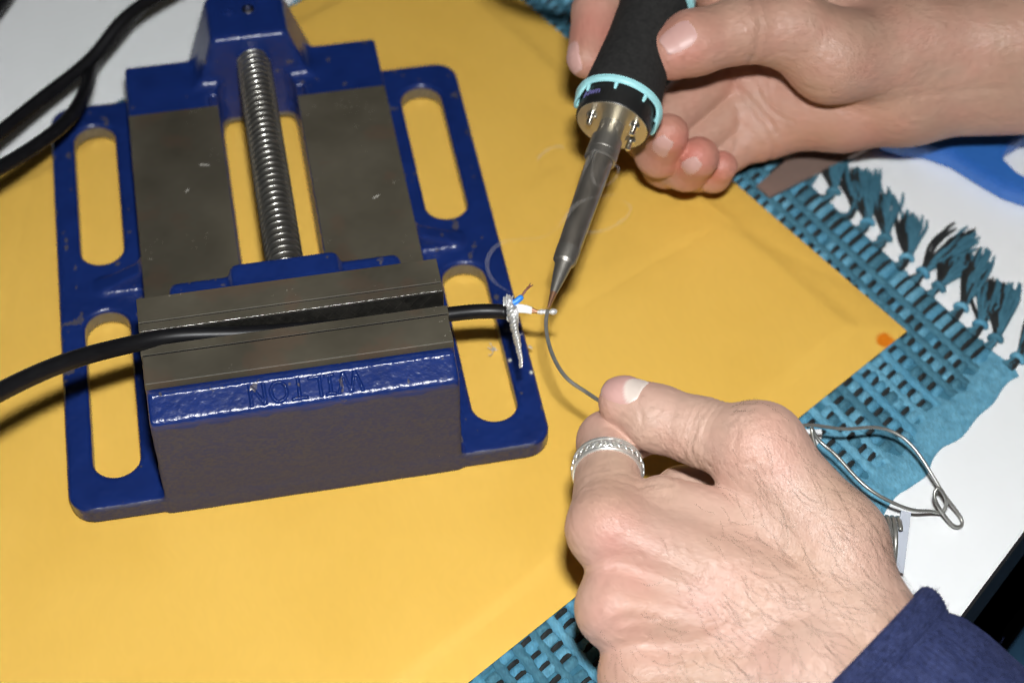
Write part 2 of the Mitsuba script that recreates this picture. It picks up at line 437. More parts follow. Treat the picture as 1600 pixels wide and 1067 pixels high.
def pillow(c, u, v, hu, hv, h, seed, n=5):
    """A yarn's float: a small cushion, centre c, half sizes hu and hv along u and v."""
    r = np.random.default_rng(seed)
    s = np.linspace(-1, 1, n)
    S, Q = np.meshgrid(s, s, indexing='ij')
    z = h * np.sqrt(np.maximum(1 - 0.75 * np.abs(S) ** 3, 0)) * np.sqrt(np.maximum(1 - 0.96 * np.abs(Q) ** 2.6, 0.0)) + 0.12 * (r.random(S.shape) - 0.5)
    edge = (np.abs(S) > 0.99) | (np.abs(Q) > 0.99)
    z[edge] = np.minimum(z[edge], h * 0.15) - 0.5
    k = 1 - 0.18 * np.abs(Q) ** 4 * np.abs(S)
    u3, v3 = np.append(u, 0), np.append(v, 0)
    p = c + (S * hu * k)[..., None] * u3 + (Q * hv * k)[..., None] * v3 + z[..., None] * np.array([0, 0, 1.0])
    return p.reshape(-1, 3), grid_faces(n, n, True if np.cross(u, v) < 0 else False)


ROW, PIT = 8.1, 5.35
loops, darks, rest_l, rest_d = [], [], [], []
rows = int(LEN_A / ROW) - 1
bands = []
for r in range(rows):
    a = (6.0 if r == 0 else 7.6 + r * ROW) + (0.5 * math.sin(r * 2.1))
    long_row = r == 0
    # the flat weft ribbon beside the row of floats
    ab = a + (0.5 * ROW if r else 6.2)
    bs = np.arange(10, LEN_B, 3.0)
    vis = np.array([outside(mp(ab, b, 0), -6) and not hidden(mp(ab, b, 0)) for b in bs])
    run = []
    for b, ok in zip(bs, vis):
        if ok:
            run.append(b)
        if (not ok or b == bs[-1]) and run:
            if len(run) > 2:
                bands.append((ab, run[0], run[-1]))
            run = []
    for k in range(int((LEN_B - 12) / PIT)):
        b = 13.5 + k * PIT + (0.5 * PIT if r % 2 else 0) + 0.4 * math.sin(3.1 * k + r)
        c = mp(a, b, ZM)
        if not outside(c, -3.5) or hidden(c):
            continue
        ln = 5.6 if long_row else 2.95
        j = RNG.normal(0, 0.3, 2)
        loops.append((np.linalg.norm(c - [210, -20, 0]), pillow(c + [j[0], j[1], -0.45], MB, MA, 1.9 + RNG.normal(0, 0.16), ln + 0.25 + RNG.normal(0, 0.22), 1.25 + 0.25 * RNG.random(), r * 100 + k), int(RNG.integers(0, 3))))
        c2 = mp(a + RNG.normal(0, 0.2), b + 0.5 * PIT, ZM)
        if (r * 7 + k * 3) % 11 != 5:
            darks.append((np.linalg.norm(c2 - [210, -20, 0]), pillow(c2 + [0, 0, -0.5], MB, MA, 1.0, ln - 0.15, 1.45, r * 100 + k + 7, 4)))
for ab, b0, b1 in bands:
    n = max(6, int((b1 - b0) / 2.2))
    tt = np.linspace(b0, b1, n)
    seed = RNG.integers(0, 10000)
    sec = np.array([[-1.0, -0.7], [-0.85, 0.1], [-0.35, 0.62], [0.35, 0.62], [0.85, 0.1], [1.0, -0.7]])
    v = np.array([mp(ab + 1.75 * s[0] * (1 + 0.18 * math.sin(b * 0.9 + ab)), b, ZM - 0.1 + s[1] * 0.9 + 0.42 * math.sin(b * 2 * math.pi / PIT + ab) * (1 if s[1] > 0 else 0)) for b in tt for s in sec])
    v[:, :2] += 0.6 * np.stack([noise3(v, 3.0, 5, 2), noise3(v, 3.0, 9, 2)], 1)
    add('placemat__weft_ribbon', (v, grid_faces(n, 6)), f'teal_yarn_{seed % 3}', True)
loops.sort(key=lambda x: x[0]); darks.sort(key=lambda x: x[0])
for d, m, i in loops[:300]:
    add('placemat__woven_float', m, f'teal_yarn_{i}', True)
for d, m in darks[:300]:
    add('placemat__dark_float', m, 'dark_yarn', True)
if len(loops) > 300:
    add('placemat__far_floats', join(*[m for _, m, _ in loops[300:]]), 'teal_yarn_1', True, kind='stuff')
if len(darks) > 300:
    add('placemat__far_dark_floats', join(*[m for _, m in darks[300:]]), 'dark_yarn', True, kind='stuff')
# where the ribbons turn back, the near selvage is a smooth wavy teal border
sa, sb = np.linspace(1, LEN_A - 4, 420), np.linspace(0, 1, 12)
sed = -2.0 + 1.3 * np.sin(sa / 8.7) + 0.9 * np.sin(sa / 3.9 + 1) + 2.2 * noise3(np.stack([sa, sa * 0, sa * 0], 1), 12.0, 8, 2)
sin_ = 13.0 + 2.4 * np.sin(sa * 2 * np.pi / ROW) + 1.5 * np.sin(sa / 5.1)
SA, SB = np.meshgrid(sa, sb, indexing='ij')
SBB = sed[:, None] * (1 - SB) + sin_[:, None] * SB
sz = ZM - 0.25 + 0.85 * np.sin(np.pi * np.clip(SB * 1.15 + 0.02, 0, 1)) ** 0.5 + 0.30 * np.sin(SA * 2 * np.pi / ROW + 0.35 * SBB) * np.clip(SB * 3, 0, 1) + 0.5 * noise3(np.stack([SA.ravel(), SBB.ravel() * 2, SA.ravel() * 0], 1), 5.0, 6, 3).reshape(SA.shape)
sz[:, 0] = ZM - 1.0; sz[:, -1] = ZM - 0.9
sv_ = np.array([mp(a_, b_, z_) for a_, b_, z_ in zip(SA.ravel(), SBB.ravel(), sz.ravel())])
add('placemat__selvage', (sv_, grid_faces(420, 12, True)), 'teal_yarn_1', True, 'smooth teal border of turned-back ribbons')
for r in range(rows):
    a = 3.0 + r * ROW
    if 200 < a < 300:
        add('placemat__selvage_loop', pillow(mp(a, LEN_B - 1.5 + 0.8 * math.sin(r * 2.9), ZM - 0.4), MB, MA, 3.0, 4.3, 1.1, 1900 + r, 6), f'teal_yarn_{r % 3}', True)
# the knotted fringe at the right-hand end
tass = {}
for k in range(24):
    b = 4 + k * 10.4 + 1.4 * math.sin(k * 1.9)
    root = mp(-0.5, b, ZM)
    out = -MA
    # the tassels are combed to different sides
    side = {0: 0.1, 1: 0.55, 2: 0.5, 3: 0.42, 4: 0.10, 5: -0.02, 6: 0.75, 7: 0.95, 8: 1.05, 9: 0.9}.get(k, 0.8 + 0.3 * math.sin(k * 1.3))
    d = out + side * MB; d /= np.linalg.norm(d)
    nrm = np.array([-d[1], d[0]])
    L = 27 + 5 * math.sin(k * 2.7)
    strands, dark = [], []
    kn = root + np.append(out * 3.2, 0.3)
    for s in range(30):
        f = RNG.normal(0, 1)
        dk = (s // 5 + k) % 3 == 0
        sp = 2.2 * f + (3.0 if dk else -1.2)
        l = L * (0.80 + 0.30 * RNG.random())
        curl = RNG.normal(0, 1.0)
        pts = [root + np.append(out * -3 + MB * 1.0 * f, 0.2), kn + np.append(nrm * 0.35 * f, 0.8 * RNG.random()),
               kn + np.append(d * l * 0.4 + nrm * sp * 0.7, 1.5 * RNG.random() + 0.3), kn + np.append(d * l * 0.75 + nrm * (sp * 1.05 + curl), 1.2 * RNG.random() - 0.4), kn + np.append(d * l + nrm * (sp * 1.05 + 1.6 * curl), 0.8 * RNG.random() - 0.9)]
        p = spline(pts, 10)
        p[:, 2] = np.maximum(p[:, 2], ZT + 0.5)
        (dark if dk else strands).append(tube(p + 0.5 * np.stack([noise3(p, 4.0, s, 2), noise3(p, 4.0, s + 99, 2), 0.3 * noise3(p, 4.0, s + 50, 2)], 1), np.r_[np.full(9, 0.8), 0.45], 5, False))
    add('placemat__tassel', join(*strands), 'teal_yarn_2', True)
    add('placemat__tassel', join(*dark), 'dark_yarn', True)
    if k < 9 or k % 2 == 0:
        add('placemat__knot', tube(spline([kn + np.append(-nrm * 2.0, -0.6), kn + np.append(-nrm * 1.0, 1.2), kn + np.append(nrm * 1.0, 1.3), kn + np.append(nrm * 2.0, -0.6)], 8), 1.25, 7), f'teal_yarn_{(k + 1) % 3}', True)

# ------------------------------------------------------------------ padded envelope
iu, iv = 210, 170
U, W = np.meshgrid(np.linspace(0, 1, iu), np.linspace(0, 1, iv), indexing='ij')
# finer towards the corner that is seen
U = 1 - (1 - U) ** 1.0
ca = EC + 0 * EA
P2 = ((1 - U) * (1 - W))[..., None] * ED + ((1 - U) * W)[..., None] * EB + (U * (1 - W))[..., None] * EC + (U * W)[..., None] * EA
rl, rw = 421.0, 303.0
de = np.minimum(np.minimum((1 - U) * rl, U * rl), np.minimum(W * rw, (1 - W) * rw))
q3 = np.dstack([P2, P2[..., :1] * 0])
sm = np.clip((np.minimum((1 - U) * rl - 15.0, np.minimum(W * rw - 13.5, (1 - W) * rw - 12)) + 2.5) / 6.0, 0, 1); sm = sm * sm * (3 - 2 * sm)
flat = np.clip((de - 20) / 40, 0, 1)
z = -2.75 + 0.25 * np.clip(de / 3, 0, 1) + 1.3 * np.clip(de / 15.0, 0, 1) + 1.1 * sm
dent = noise3(q3.reshape(-1, 3), 34.0, 2, 2).reshape(U.shape) * 0.75 + noise3(q3.reshape(-1, 3), 9.0, 4, 2).reshape(U.shape) * 0.16
vise_near = (np.abs(P2[..., 0]) < 92) & (P2[..., 1] > -8) & (P2[..., 1] < 212)
z = z + np.minimum(dent, 0.3) * (0.35 + 0.65 * sm) * np.where(vise_near, 0.25, 1.0)
# faint pressed lines
for (x0, y0), (x1, y1), dep in (((150, 120), (215, 55), 0.25), ((60, -90), (112, -45), 0.3), ((95, 60), (175, 100), 0.2), ((70, 230), (140, 150), 0.2), ((-110, 60), (-90, 180), 0.15)):
    d2 = np.array([x1 - x0, y1 - y0]); L2 = np.linalg.norm(d2); d2 = d2 / L2
    al = (P2 - [x0, y0]) @ d2; ac = (P2 - [x0, y0]) @ np.array([-d2[1], d2[0]])
    z -= 1.7 * dep * np.exp(-(ac / 1.8) ** 2) * np.clip(al / 12, 0, 1) * np.clip((L2 - al) / 12, 0, 1) * (al > 0) * (al < L2)
z = np.minimum(z, -0.05)
top = np.dstack([P2, z]).reshape(-1, 3)
bot = np.dstack([P2, np.full_like(z, -2.98)]).reshape(-1, 3)
ring = np.r_[np.arange(iv), np.arange(1, iu) * iv + iv - 1, (iu - 1) * iv + np.arange(iv - 2, -1, -1), np.arange(iu - 2, 0, -1) * iv]
rn = np.roll(ring, -1)
M0 = len(top)
sk = np.vstack([np.stack([ring, rn, rn + M0], 1), np.stack([ring, rn + M0, ring + M0], 1)])
sm_env = (np.vstack([top, bot]), np.vstack([grid_faces(iu, iv), grid_faces(iu, iv, True) + M0, sk]))
add('envelope', sm_env, 'kraft_paper', 40, 'large yellow padded envelope lying under the vise with an orange stain at one corner', 'envelope')

# ------------------------------------------------------------------ drill press vise
HA, HB, TP = 82.4, 201.5, 7.5
HW, HF, CH = 50.3, 24.0, 15.2
YP, YB = 173.0, 202.0
SLX, SLR = 65.6, 8.0
SLOTS = [(13.0, 88.8), (112.6, 188.8)]


def box2(x, y, cx, cy, hx, hy, r):
    dx, dy = np.abs(x - cx) - hx + r, np.abs(y - cy) - hy + r
    return np.sqrt(np.maximum(dx, 0) ** 2 + np.maximum(dy, 0) ** 2) + np.minimum(np.maximum(dx, dy), 0) - r


def ext(d, z, z0, z1, r):
    e = np.abs(z - (z0 + z1) / 2) - (z1 - z0) / 2
    a, b = d + r, e + r
    return np.sqrt(np.maximum(a, 0) ** 2 + np.maximum(b, 0) ** 2) + np.minimum(np.maximum(a, b), 0) - r


def prof_sd(y, z, pts):
    d = None
    m = len(pts)
    for k in range(m):
        (y0, z0), (y1, z1) = pts[k], pts[(k + 1) % m]
        L = math.hypot(y1 - y0, z1 - z0)
        e = ((y - y0) * (z1 - z0) - (z - z0) * (y1 - y0)) / L
        d = e if d is None else np.maximum(d, e)
    return d


def smax(a, b, k):
    return -smin(-a, -b, k)


def casting(p):
    x, y, z = p[:, 0], p[:, 1], p[:, 2]
    sx = np.abs(x)
    pl = box2(x, y, 0, HB / 2, HA, HB / 2, 9.0)
    for y0, y1 in SLOTS:
        sl = box2(sx, y, SLX, (y0 + y1) / 2, SLR, (y1 - y0) / 2, SLR)
        pl = np.maximum(pl, -sl)
    d = ext(pl, z, 0, TP, 1.3)
    body = ext(box2(x, y, 0, YB / 2, HW, YB / 2, 2.0), z, 0, HF, 0.8)
    chan = ext(box2(x, y, 0, 107, CH, 86, 3.5), z, -5, 60, 0.1)
    body = np.maximum(body, -chan)
    d = np.maximum(d, -chan)
    d = smin(d, body, 2.2)
    # gussets between the slots
    gz = ext(box2(sx, y, 56, 100.7, 12, 3.4, 2), z, 0, 40, 1.0)
    gz = smax(gz, (z - 9.0) * 0.9 + (sx - 66) * 0.42, 1.5)
    d = smin(d, gz, 3.0)
    # the fixed jaw: y, z profile along x
    # outline clockwise in (y, z); the convex half planes, then the sloping band for the lettering
    jj = np.maximum(np.maximum(-y - 2 * z / 50.5, y - 19.4), np.maximum(z - 59.0, -z))
    band = -((y + 2) * 3.5 - (z - 50.5) * 9.5) / math.hypot(3.5, 9.5)     # above the slope
    jj = smax(jj, smin(band, -(y - 7.2 - 0.06 * (59 - z)), 1.2), 1.6)
    jaw = smax(jj, sx - 50.2 + 0.012 * np.maximum(z - 30, 0), 1.6)
    d = smin(d, jaw, 1.2)
    # nut bracket at the far end
    b = np.maximum(z - 45.0, -z + 3)
    b = smax(b, sx - 14.8 - (45.0 - z) * 0.34, 2.0)
    b = smax(b, -(y - 187.0 + 0.06 * (45 - z)), 2.4)
    b = smax(b, y - 214, 2.0)
    d = smin(d, b, 4.5)
    # two notches where the bracket meets the guides
    nt = np.maximum(np.maximum(np.abs(sx - 16.5) - 2.2, np.abs(y - 176.0) - 3.5), 8 - z)
    d = np.maximum(d, -nt)
    return d + 0.16 * noise3(p, 6.0, 1, 2).astype(np.float32)


tag('bench_vise', 'blue cast iron drill press vise with slotted base clamping the black cable', 'vise')
add('bench_vise__body', surface(casting, (-86, -4, -3), (86, 220, 64), 1.05), 'blue_enamel', True)
for s in (-1, 1):
    x0, x1 = sorted((s * (CH + 0.3), s * (HW - 0.15)))
    add('bench_vise__guide_face', bbox((x0, 20, 22.5), (x1, YP, HF + 0.35), 0.35), 'machined_iron', 25, 'bare grey machined guide face')
for y0 in (19.05, 33.0):
    add('bench_vise__joint_line', bbox((-49.4, y0, 50), (49.4, y0 + 0.38, 59.62), 0.05), 'dark_slot')
add('bench_vise__fixed_jaw_top', bbox((-49.6, 7.2, 56.5), (49.6, 19.1, 59.75), 0.45), 'machined_iron', 25, 'bare grey top of the fixed jaw')
add('bench_vise__jaw_plate', bbox((-50, 19.4, 39), (50, 23, 59.75), 0.12), 'machined_iron', 25, 'bare grey jaw plate of the fixed jaw')
# cast lettering on the sloping band, read from the far side
import shapely
tm = meshkit.text_mesh('WILTON', 7.0, 1.0, bold=True)
tv = np.array(tm.vertices)
glyph = shapely.union_all([Polygon(tv[t][:, :2]) for t in np.array(tm.faces) if np.ptp(tv[t][:, 2]) < 1e-6 and tv[t][0, 2] < 0.5 and Polygon(tv[t][:, :2]).area > 1e-6]).buffer(0.01)
gx0, gy0, gx1, gy1 = glyph.bounds
xsc = 37.0 / (gx1 - gx0)
sl = unit([0, 9.5, 3.5]); nn = unit([0, -3.5, 9.5])
gu, gw = np.meshgrid(np.linspace(gx0 - 0.8, gx1 + 0.8, 260), np.linspace(gy0 - 0.8, gy1 + 0.8, 74), indexing='ij')
gp = shapely.points(gu, gw)
gd = shapely.distance(gp, glyph.boundary) * np.where(shapely.contains(glyph, gp), 1, -1)
gh = -0.5 + 1.1 * np.clip((gd + 0.45) / 0.95, 0, 1) ** 0.8 + 0.35 * noise3(np.dstack([gu, gw, gu * 0]).reshape(-1, 3), 1.2, 3, 2).reshape(gu.shape)
gx = -(gu - (gx0 + gx1) / 2) * xsc + 0.6
LP_ = np.array([0, 2.75, 52.25]) + gx[..., None] * np.array([1.0, 0, 0]) - (gw - 3.5)[..., None] * sl + gh[..., None] * nn
add('bench_vise__cast_lettering', (LP_.reshape(-1, 3), grid_faces(260, 74)), 'blue_enamel', True, 'raised maker lettering painted blue, upside down')
# movable jaw
mj = lambda lo, hi, r: bbox(lo, hi, r)
MJ0, MJP, MJ1 = 29.4, 33.0, 44.0
add('bench_vise__movable_jaw', join(bbox((-49.8, MJP + 0.3, HF + 0.5), (49.8, MJ1, 58.6), 1.4)), 'blue_enamel', 30)


def carriage(p):
    x, y, z = p[:, 0], p[:, 1], p[:, 2]
    sx = np.abs(x)
    a = ext(box2(x, y, 0, 54, 40.5, 15.6, 3.0), z, HF + 0.5, 38, 1.5)
    b = ext(box2(x, y, 0, 55, 19.2, 17.5, 3.0), z, 6, 40.8, 2.0)
    c = np.maximum(smax(sx - 36, y - 44 - (56 - z) * 0.62, 3.0), np.maximum(HF + 0.5 - z, np.maximum(z - 56, 40 - y)))
    return smin(smin(a, b, 2.0), c, 3.0) + 0.12 * noise3(p, 5.0, 2, 2).astype(np.float32)


add('bench_vise__carriage', surface(carriage, (-44, 36, 3), (44, 86, 60), 1.1), 'blue_enamel', True)
add('bench_vise__movable_jaw_top', bbox((-50, MJP + 0.36, 56.8), (50, MJ1 + 0.2, 59.9), 0.3), 'machined_iron', 25, 'bare grey top of the movable jaw')
# the movable jaw plate, crossed by a knurl of shallow grooves on its gripping side
pv, pf = bbox((-50, MJ0, 39), (50, MJP, 59.95), 0.3)
add('bench_vise__jaw_plate', (pv, pf), 'machined_iron', 25, 'bare grey jaw plate of the movable jaw')
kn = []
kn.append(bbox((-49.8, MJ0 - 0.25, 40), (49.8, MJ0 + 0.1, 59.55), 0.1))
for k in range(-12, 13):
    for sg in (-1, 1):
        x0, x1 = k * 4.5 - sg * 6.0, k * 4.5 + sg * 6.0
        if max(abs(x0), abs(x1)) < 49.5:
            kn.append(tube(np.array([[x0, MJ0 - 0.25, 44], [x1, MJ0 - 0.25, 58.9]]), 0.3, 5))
add('bench_vise__gripping_face', join(*kn), 'jaw_face', False, 'knurled gripping face of the movable jaw, darkened for the shade in the gap')
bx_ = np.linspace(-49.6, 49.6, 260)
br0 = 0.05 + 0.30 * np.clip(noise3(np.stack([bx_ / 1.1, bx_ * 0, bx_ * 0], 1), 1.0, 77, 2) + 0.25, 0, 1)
add('bench_vise__glint_edge', tube(np.stack([bx_, np.full(260, MJ0 + 0.12), np.full(260, 59.85)], 1), br0, 6), 'bright_steel', True, 'thin bright burr added along the movable jaw edge for its glints')  # bright tube laid on the burr so that the edge glints
# lead screw: one helical thread
SX, SZ, PITCH = 0.5, 32.0, 3.05
ny, nt = 620, 40
Y = np.linspace(66, 200, ny)[:, None]; TH = (np.arange(nt) * 2 * np.pi / nt)[None]
ph = (Y / PITCH + TH / (2 * np.pi)) % 1.0
rr = 5.0 + 1.8 * (0.5 + 0.5 * np.tanh((0.30 - np.abs(ph - 0.5)) * 14)) + 0 * TH
sv = np.stack([SX + rr * np.cos(TH), Y + 0 * TH, SZ + rr * np.sin(TH)], -1).reshape(-1, 3)
i, j = [q.ravel() for q in np.meshgrid(np.arange(ny - 1), np.arange(nt), indexing='ij')]
k = (j + 1) % nt
add('bench_vise__lead_screw', (sv, np.vstack([np.stack([i * nt + j, (i + 1) * nt + k, i * nt + k], 1), np.stack([i * nt + j, (i + 1) * nt + j, (i + 1) * nt + k], 1)])), 'screw_steel', True, 'steel threaded lead screw')
add('bench_vise__screw_collar', lathe((SX, 216, SZ), (0, 1, 0), [(0, 0), (0, 9), (1, 10), (13, 10), (14, 9), (14, 6), (60, 6), (60, 0)]), 'satin_steel', 30)
for dx, dz in ((-6.6, 0), (1.2, 0)):
    add('bench_vise__set_screw', lathe((dx, 203.3, 44.4), (0, 0, 1), [(-1, 2.6), (0.9, 2.5), (1.2, 2.0), (1.2, 1.0), (0.5, 0.9), (0.5, 0)], 20), 'bright_steel' if dx > 0 else 'blue_enamel', 30)

# ------------------------------------------------------------------ the black cable in the jaws, its stripped end
jp = np.array([[-116.1, -33.6, 96.0], [-100.1, -17.4, 88.0], [-82.3, 1.1, 78.0], [-66.7, 13.5, 70.0], [-52.5, 22.4, 62.5], [-40.0, 26.2, 59.2], [-22.0, 26.2, 56.6], [-5.0, 26.2, 54.3], [22.0, 26.2, 52.2], [51.0, 26.2, 51.3], [62.0, 26.0, 50.8], [70.5, 23.8, 51.0]])
add('shielded_cable', tube(spline(jp, 160), np.interp(np.linspace(0, 1, 160), [0, 1], [3.05, 2.5]), 18), 'black_jacket', True, 'black round cable clamped between the vise jaws, its right end stripped', 'cable')
E0 = jp[-1]                                    # end of the jacket
ex = unit(jp[-1] - jp[-2])
JT = np.array([83.5, 21.2, 51.5])                       # the soldered joint
strd = []
for s in range(26):
    th = RNG.random() * 6.28
    a = np.array([0, math.cos(th), math.sin(th)])
    p = [E0 - ex * 0.6 + a * 1.9, E0 + ex * 1.0 + a * (2.7 + RNG.random()), E0 + ex * (2.0 + RNG.random()) + a * 2.6 + [0, -1.2, -0.2], E0 + [2.0, -3.0 - RNG.random(), -1.0] + RNG.normal(0, 0.5, 3)]
    strd.append(tube(spline(p, 10), 0.28, 5))
for s in range(7):
    m = trimesh.creation.icosphere(subdivisions=2, radius=0.75 + 0.5 * RNG.random()); m.apply_translation(E0 + [0.9, 0.2, 1.4] + RNG.normal(0, 1.0, 3) * [0.6, 1.3, 1.1]); strd.append(m)
for s in range(10):
    o = RNG.normal(0, 0.6, 3)
    strd.append(tube(spline([E0 + [0.3, 0.6, 2.0] + o, E0 + [0.5, 2.2, 2.8] + o, E0 + [1.2, 3.9, 3.0] + o * 1.2], 6), 0.3, 5))
add('shielded_cable__braid', join(*strd), 'shiny_solder', True, 'frayed silvery shield braid')
tail = np.array([[72.1, 24.0, 53.0], [71.8, 20.1, 51.0], [72.1, 17.2, 47.0], [72.7, 14.0, 42.0], [72.8, 10.9, 37.0]])
tw = []
tp_ = spline(tail, 60); tt, ta, tb = frames(tp_)
for s in range(4):
    ph = np.linspace(0, 2 * np.pi * 4.5, 60) + s * 2 * np.pi / 4
    w = (np.linspace(1.3, 0.5, 60) * (1 + 0.5 * noise3(np.stack([np.arange(60.0), np.zeros(60), np.zeros(60)], 1), 4.0, 40 + s, 2)))[:, None]
    tw.append(tube(tp_ + w * 0.85 * (np.cos(ph)[:, None] * ta + np.sin(ph)[:, None] * tb), w[:, 0] * 0.55, 7))
add('shielded_cable__drain_wire', join(*tw), 'braid_tin', True, 'twisted silvery shield tail hanging down')
w1 = spline([E0 + [0.2, 0.7, 0.8], E0 + [3.5, 0.9, 1.2], E0 + 0.62 * (JT - E0) + [0, 0.7, 0.5]], 16)
w2 = spline([E0 + [0.2, -0.7, 0.6], E0 + [3.5, -0.6, 0.8], E0 + 0.60 * (JT - E0) + [0, -0.3, 0.3]], 16)
add('shielded_cable__conductor', join(tube(w1, 0.85, 10), tube(w2, 0.85, 10)), 'white_insulation', True, 'white insulated conductors')
add('shielded_cable__blue_sleeve', tube(spline([E0 + [1.5, 1.6, 1.8], E0 + [3.6, 2.2, 2.6], E0 + [5.6, 3.2, 3.4]], 10), np.r_[0.8, np.full(8, 1.05), 0.7], 10), 'blue_insulation', True, 'blue insulation')
br = [tube(spline([E0 + [5.2, 3.0, 3.2], E0 + [6.6, 4.1, 4.3] + RNG.normal(0, .15, 3), E0 + [8.2, 5.3, 5.6] + RNG.normal(0, .6, 3)], 8), 0.2, 5) for _ in range(9)]
add('shielded_cable__bare_strands', join(*br), 'brown_wire', True, 'brown bare strands')
add('shielded_cable__core', join(tube(np.linspace(w1[-1], E0 + 0.78 * (JT - E0), 6), [0.75, 0.7, 0.62, 0.55, 0.5, 0.45], 8), tube(np.linspace(w2[-1], E0 + 0.78 * (JT - E0), 6), 0.4, 8)), 'copper', True, 'copper core')
ball = []
for u, r in ((0.80, 0.72), (0.86, 0.98), (0.935, 0.85), (1.0, 0.95), (1.07, 0.7), (1.15, 1.15)):
    m = trimesh.creation.icosphere(subdivisions=2, radius=r); m.apply_scale([1.3, 1, 0.9]); m.apply_translation(E0 + u * (JT - E0)); ball.append(m)
add('shielded_cable__solder_joint', join(*ball, tube(np.linspace(E0 + 0.78 * (JT - E0), E0 + 1.15 * (JT - E0), 8), 0.42, 8)), 'shiny_solder', True, 'fresh bright solder beads')

# ------------------------------------------------------------------ the looped power cord at the upper left
CA, CB = spline([[-117.1, 139.8, 40.0], [-98.1, 166.2, 30.0], [-80.2, 189.5, 26.0], [-60.6, 210.2, 26.0], [-50.6, 221.1, 30.0], [-34.1, 237.0, 30.0], [-10.7, 251.3, 30.0]], 90), spline([[-112.5, 105.9, 60.0], [-95.4, 129.6, 46.0], [-82.8, 148.4, 38.0], [-70.8, 168.8, 32.0], [-64.3, 194.9, 26.0], [-61.5, 215.4, 19.0], [-54.5, 225.0, 20.0], [-45.7, 236.1, 22.0], [-33.0, 250.6, 22.0], [-10.0, 273.0, 20.0]], 90)
tag('power_cord', 'black power cord crossing itself in a loop over the upper left corner of the vise', 'cord')
add('power_cord__run', tube(CA, 2.8, 14), 'black_jacket', True)
add('power_cord__run', tube(CB, 2.8, 14), 'black_jacket', True)
add('power_cord__run', tube(spline([[-115.3, 241.7, 16.0], [-105.3, 254.7, 14.0], [-98.1, 270.3, 12.0], [-89.2, 288.8, 12.0]], 20), 3.3, 14), 'black_jacket', True)

# ------------------------------------------------------------------ soldering iron
IT, IA = np.array([83.3, 18.8, 56.2]), unit([0.46818, 0.86589, 0.1762])
tag('soldering_iron', 'soldering iron with black foam grip and cyan collars held in the upper hand', 'soldering iron')
add('soldering_iron__tip', lathe(IT, IA, [(0, 0.0), (0.15, 0.45), (2.5, 0.75), (6, 1.2)], 24), 'copper', True, 'worn copper coloured pointed tip')
add('soldering_iron__tip_sleeve', lathe(IT, IA, [(5.9, 0.9), (6, 1.25), (14, 2.5), (17.5, 2.9), (18.2, 3.4), (19, 4.0), (24, 4.2), (24, 0.5)], 32), 'satin_steel', 35)
add('soldering_iron__barrel', lathe(IT, IA, [(23.9, 3.8), (24.0, 4.05), (62, 4.75), (64.0, 4.8)], 40), 'dark_barrel', 35, 'dark heat stained steel barrel')
hx = lathe(IT, IA, [(62, 4.9), (62.5, 5.6), (65, 5.7), (65.6, 5.3), (66.2, 5.6), (71.5, 5.5), (71.6, 4.4), (78.5, 4.4)], 40)
add('soldering_iron__collar_nut', hx, 'satin_steel', 35)
FLG = 78.0
add('soldering_iron__flange', lathe(IT, IA, [(FLG, 2), (FLG, 12.6), (FLG + 0.3, 12.9), (FLG + 1, 12.9), (FLG + 1, 2)], 56), 'brass', 35, 'brassy metal disc at the front of the handle')
ix = unit(np.cross(IA, FWD)); iy = unit(np.cross(ix, IA))       # ix across, iy towards the viewer's side
for a, rr_ in ((345, 8.2), (152, 9.0), (213, 8.8)):
    c = IT + IA * FLG + rr_ * (math.cos(math.radians(a)) * ix + math.sin(math.radians(a)) * iy)
    add('soldering_iron__screw', lathe(c, -IA, [(0, 1.9), (0.8, 1.9), (1.2, 1.5), (1.2, 1.0), (4.2, 1.0), (4.6, 0.6), (4.6, 0)], 18), 'bright_steel', 35)
add('soldering_iron__end_cap', lathe(IT, IA, [(FLG + 0.2, 12.7), (FLG + 0.2, 13.0), (FLG + 0.8, 13.4), (FLG + 9.0, 14.0), (FLG + 9.0, 5)], 56), 'black_plastic', 35)
RG = FLG + 8.2
cn = 96
ct = np.arange(cn) * 2 * np.pi / cn
low = RG - 0.4 - 3.4 * np.exp(-((np.abs(((ct + np.pi / 2) % np.pi) - np.pi / 2)) / 0.42) ** 4)      # the lip reaches further forward on both sides
cs = np.array([np.stack([np.full(cn, RG + 2.6), np.full(cn, 13.2)], 1), np.stack([np.full(cn, RG + 2.6), np.full(cn, 15.0)], 1), np.stack([np.full(cn, RG + 2.0), np.full(cn, 15.8)], 1), np.stack([np.full(cn, RG + 0.7), np.full(cn, 16.05)], 1),
               np.stack([np.maximum(low + 0.3, RG - 1.2), np.full(cn, 15.7)], 1), np.stack([low, np.full(cn, 15.35)], 1), np.stack([low - 0.2, np.full(cn, 14.9)], 1), np.stack([low, np.full(cn, 14.5)], 1), np.stack([np.full(cn, RG + 0.6), np.full(cn, 14.4)], 1), np.stack([np.full(cn, RG + 0.8), np.full(cn, 13.2)], 1)])
cv = IT + cs[..., :1] * IA + cs[..., 1:] * (np.cos(ct)[None, :, None] * ix + np.sin(ct)[None, :, None] * iy)
ci_, cj_ = [q.ravel() for q in np.meshgrid(np.arange(len(cs) - 1), np.arange(cn), indexing='ij')]
ck_ = (cj_ + 1) % cn
add('soldering_iron__front_collar', (cv.reshape(-1, 3), np.vstack([np.stack([ci_ * cn + cj_, ci_ * cn + ck_, (ci_ + 1) * cn + ck_], 1), np.stack([ci_ * cn + cj_, (ci_ + 1) * cn + ck_, (ci_ + 1) * cn + cj_], 1)])), 'cyan_plastic', 30, 'cyan plastic collar with small ribs')
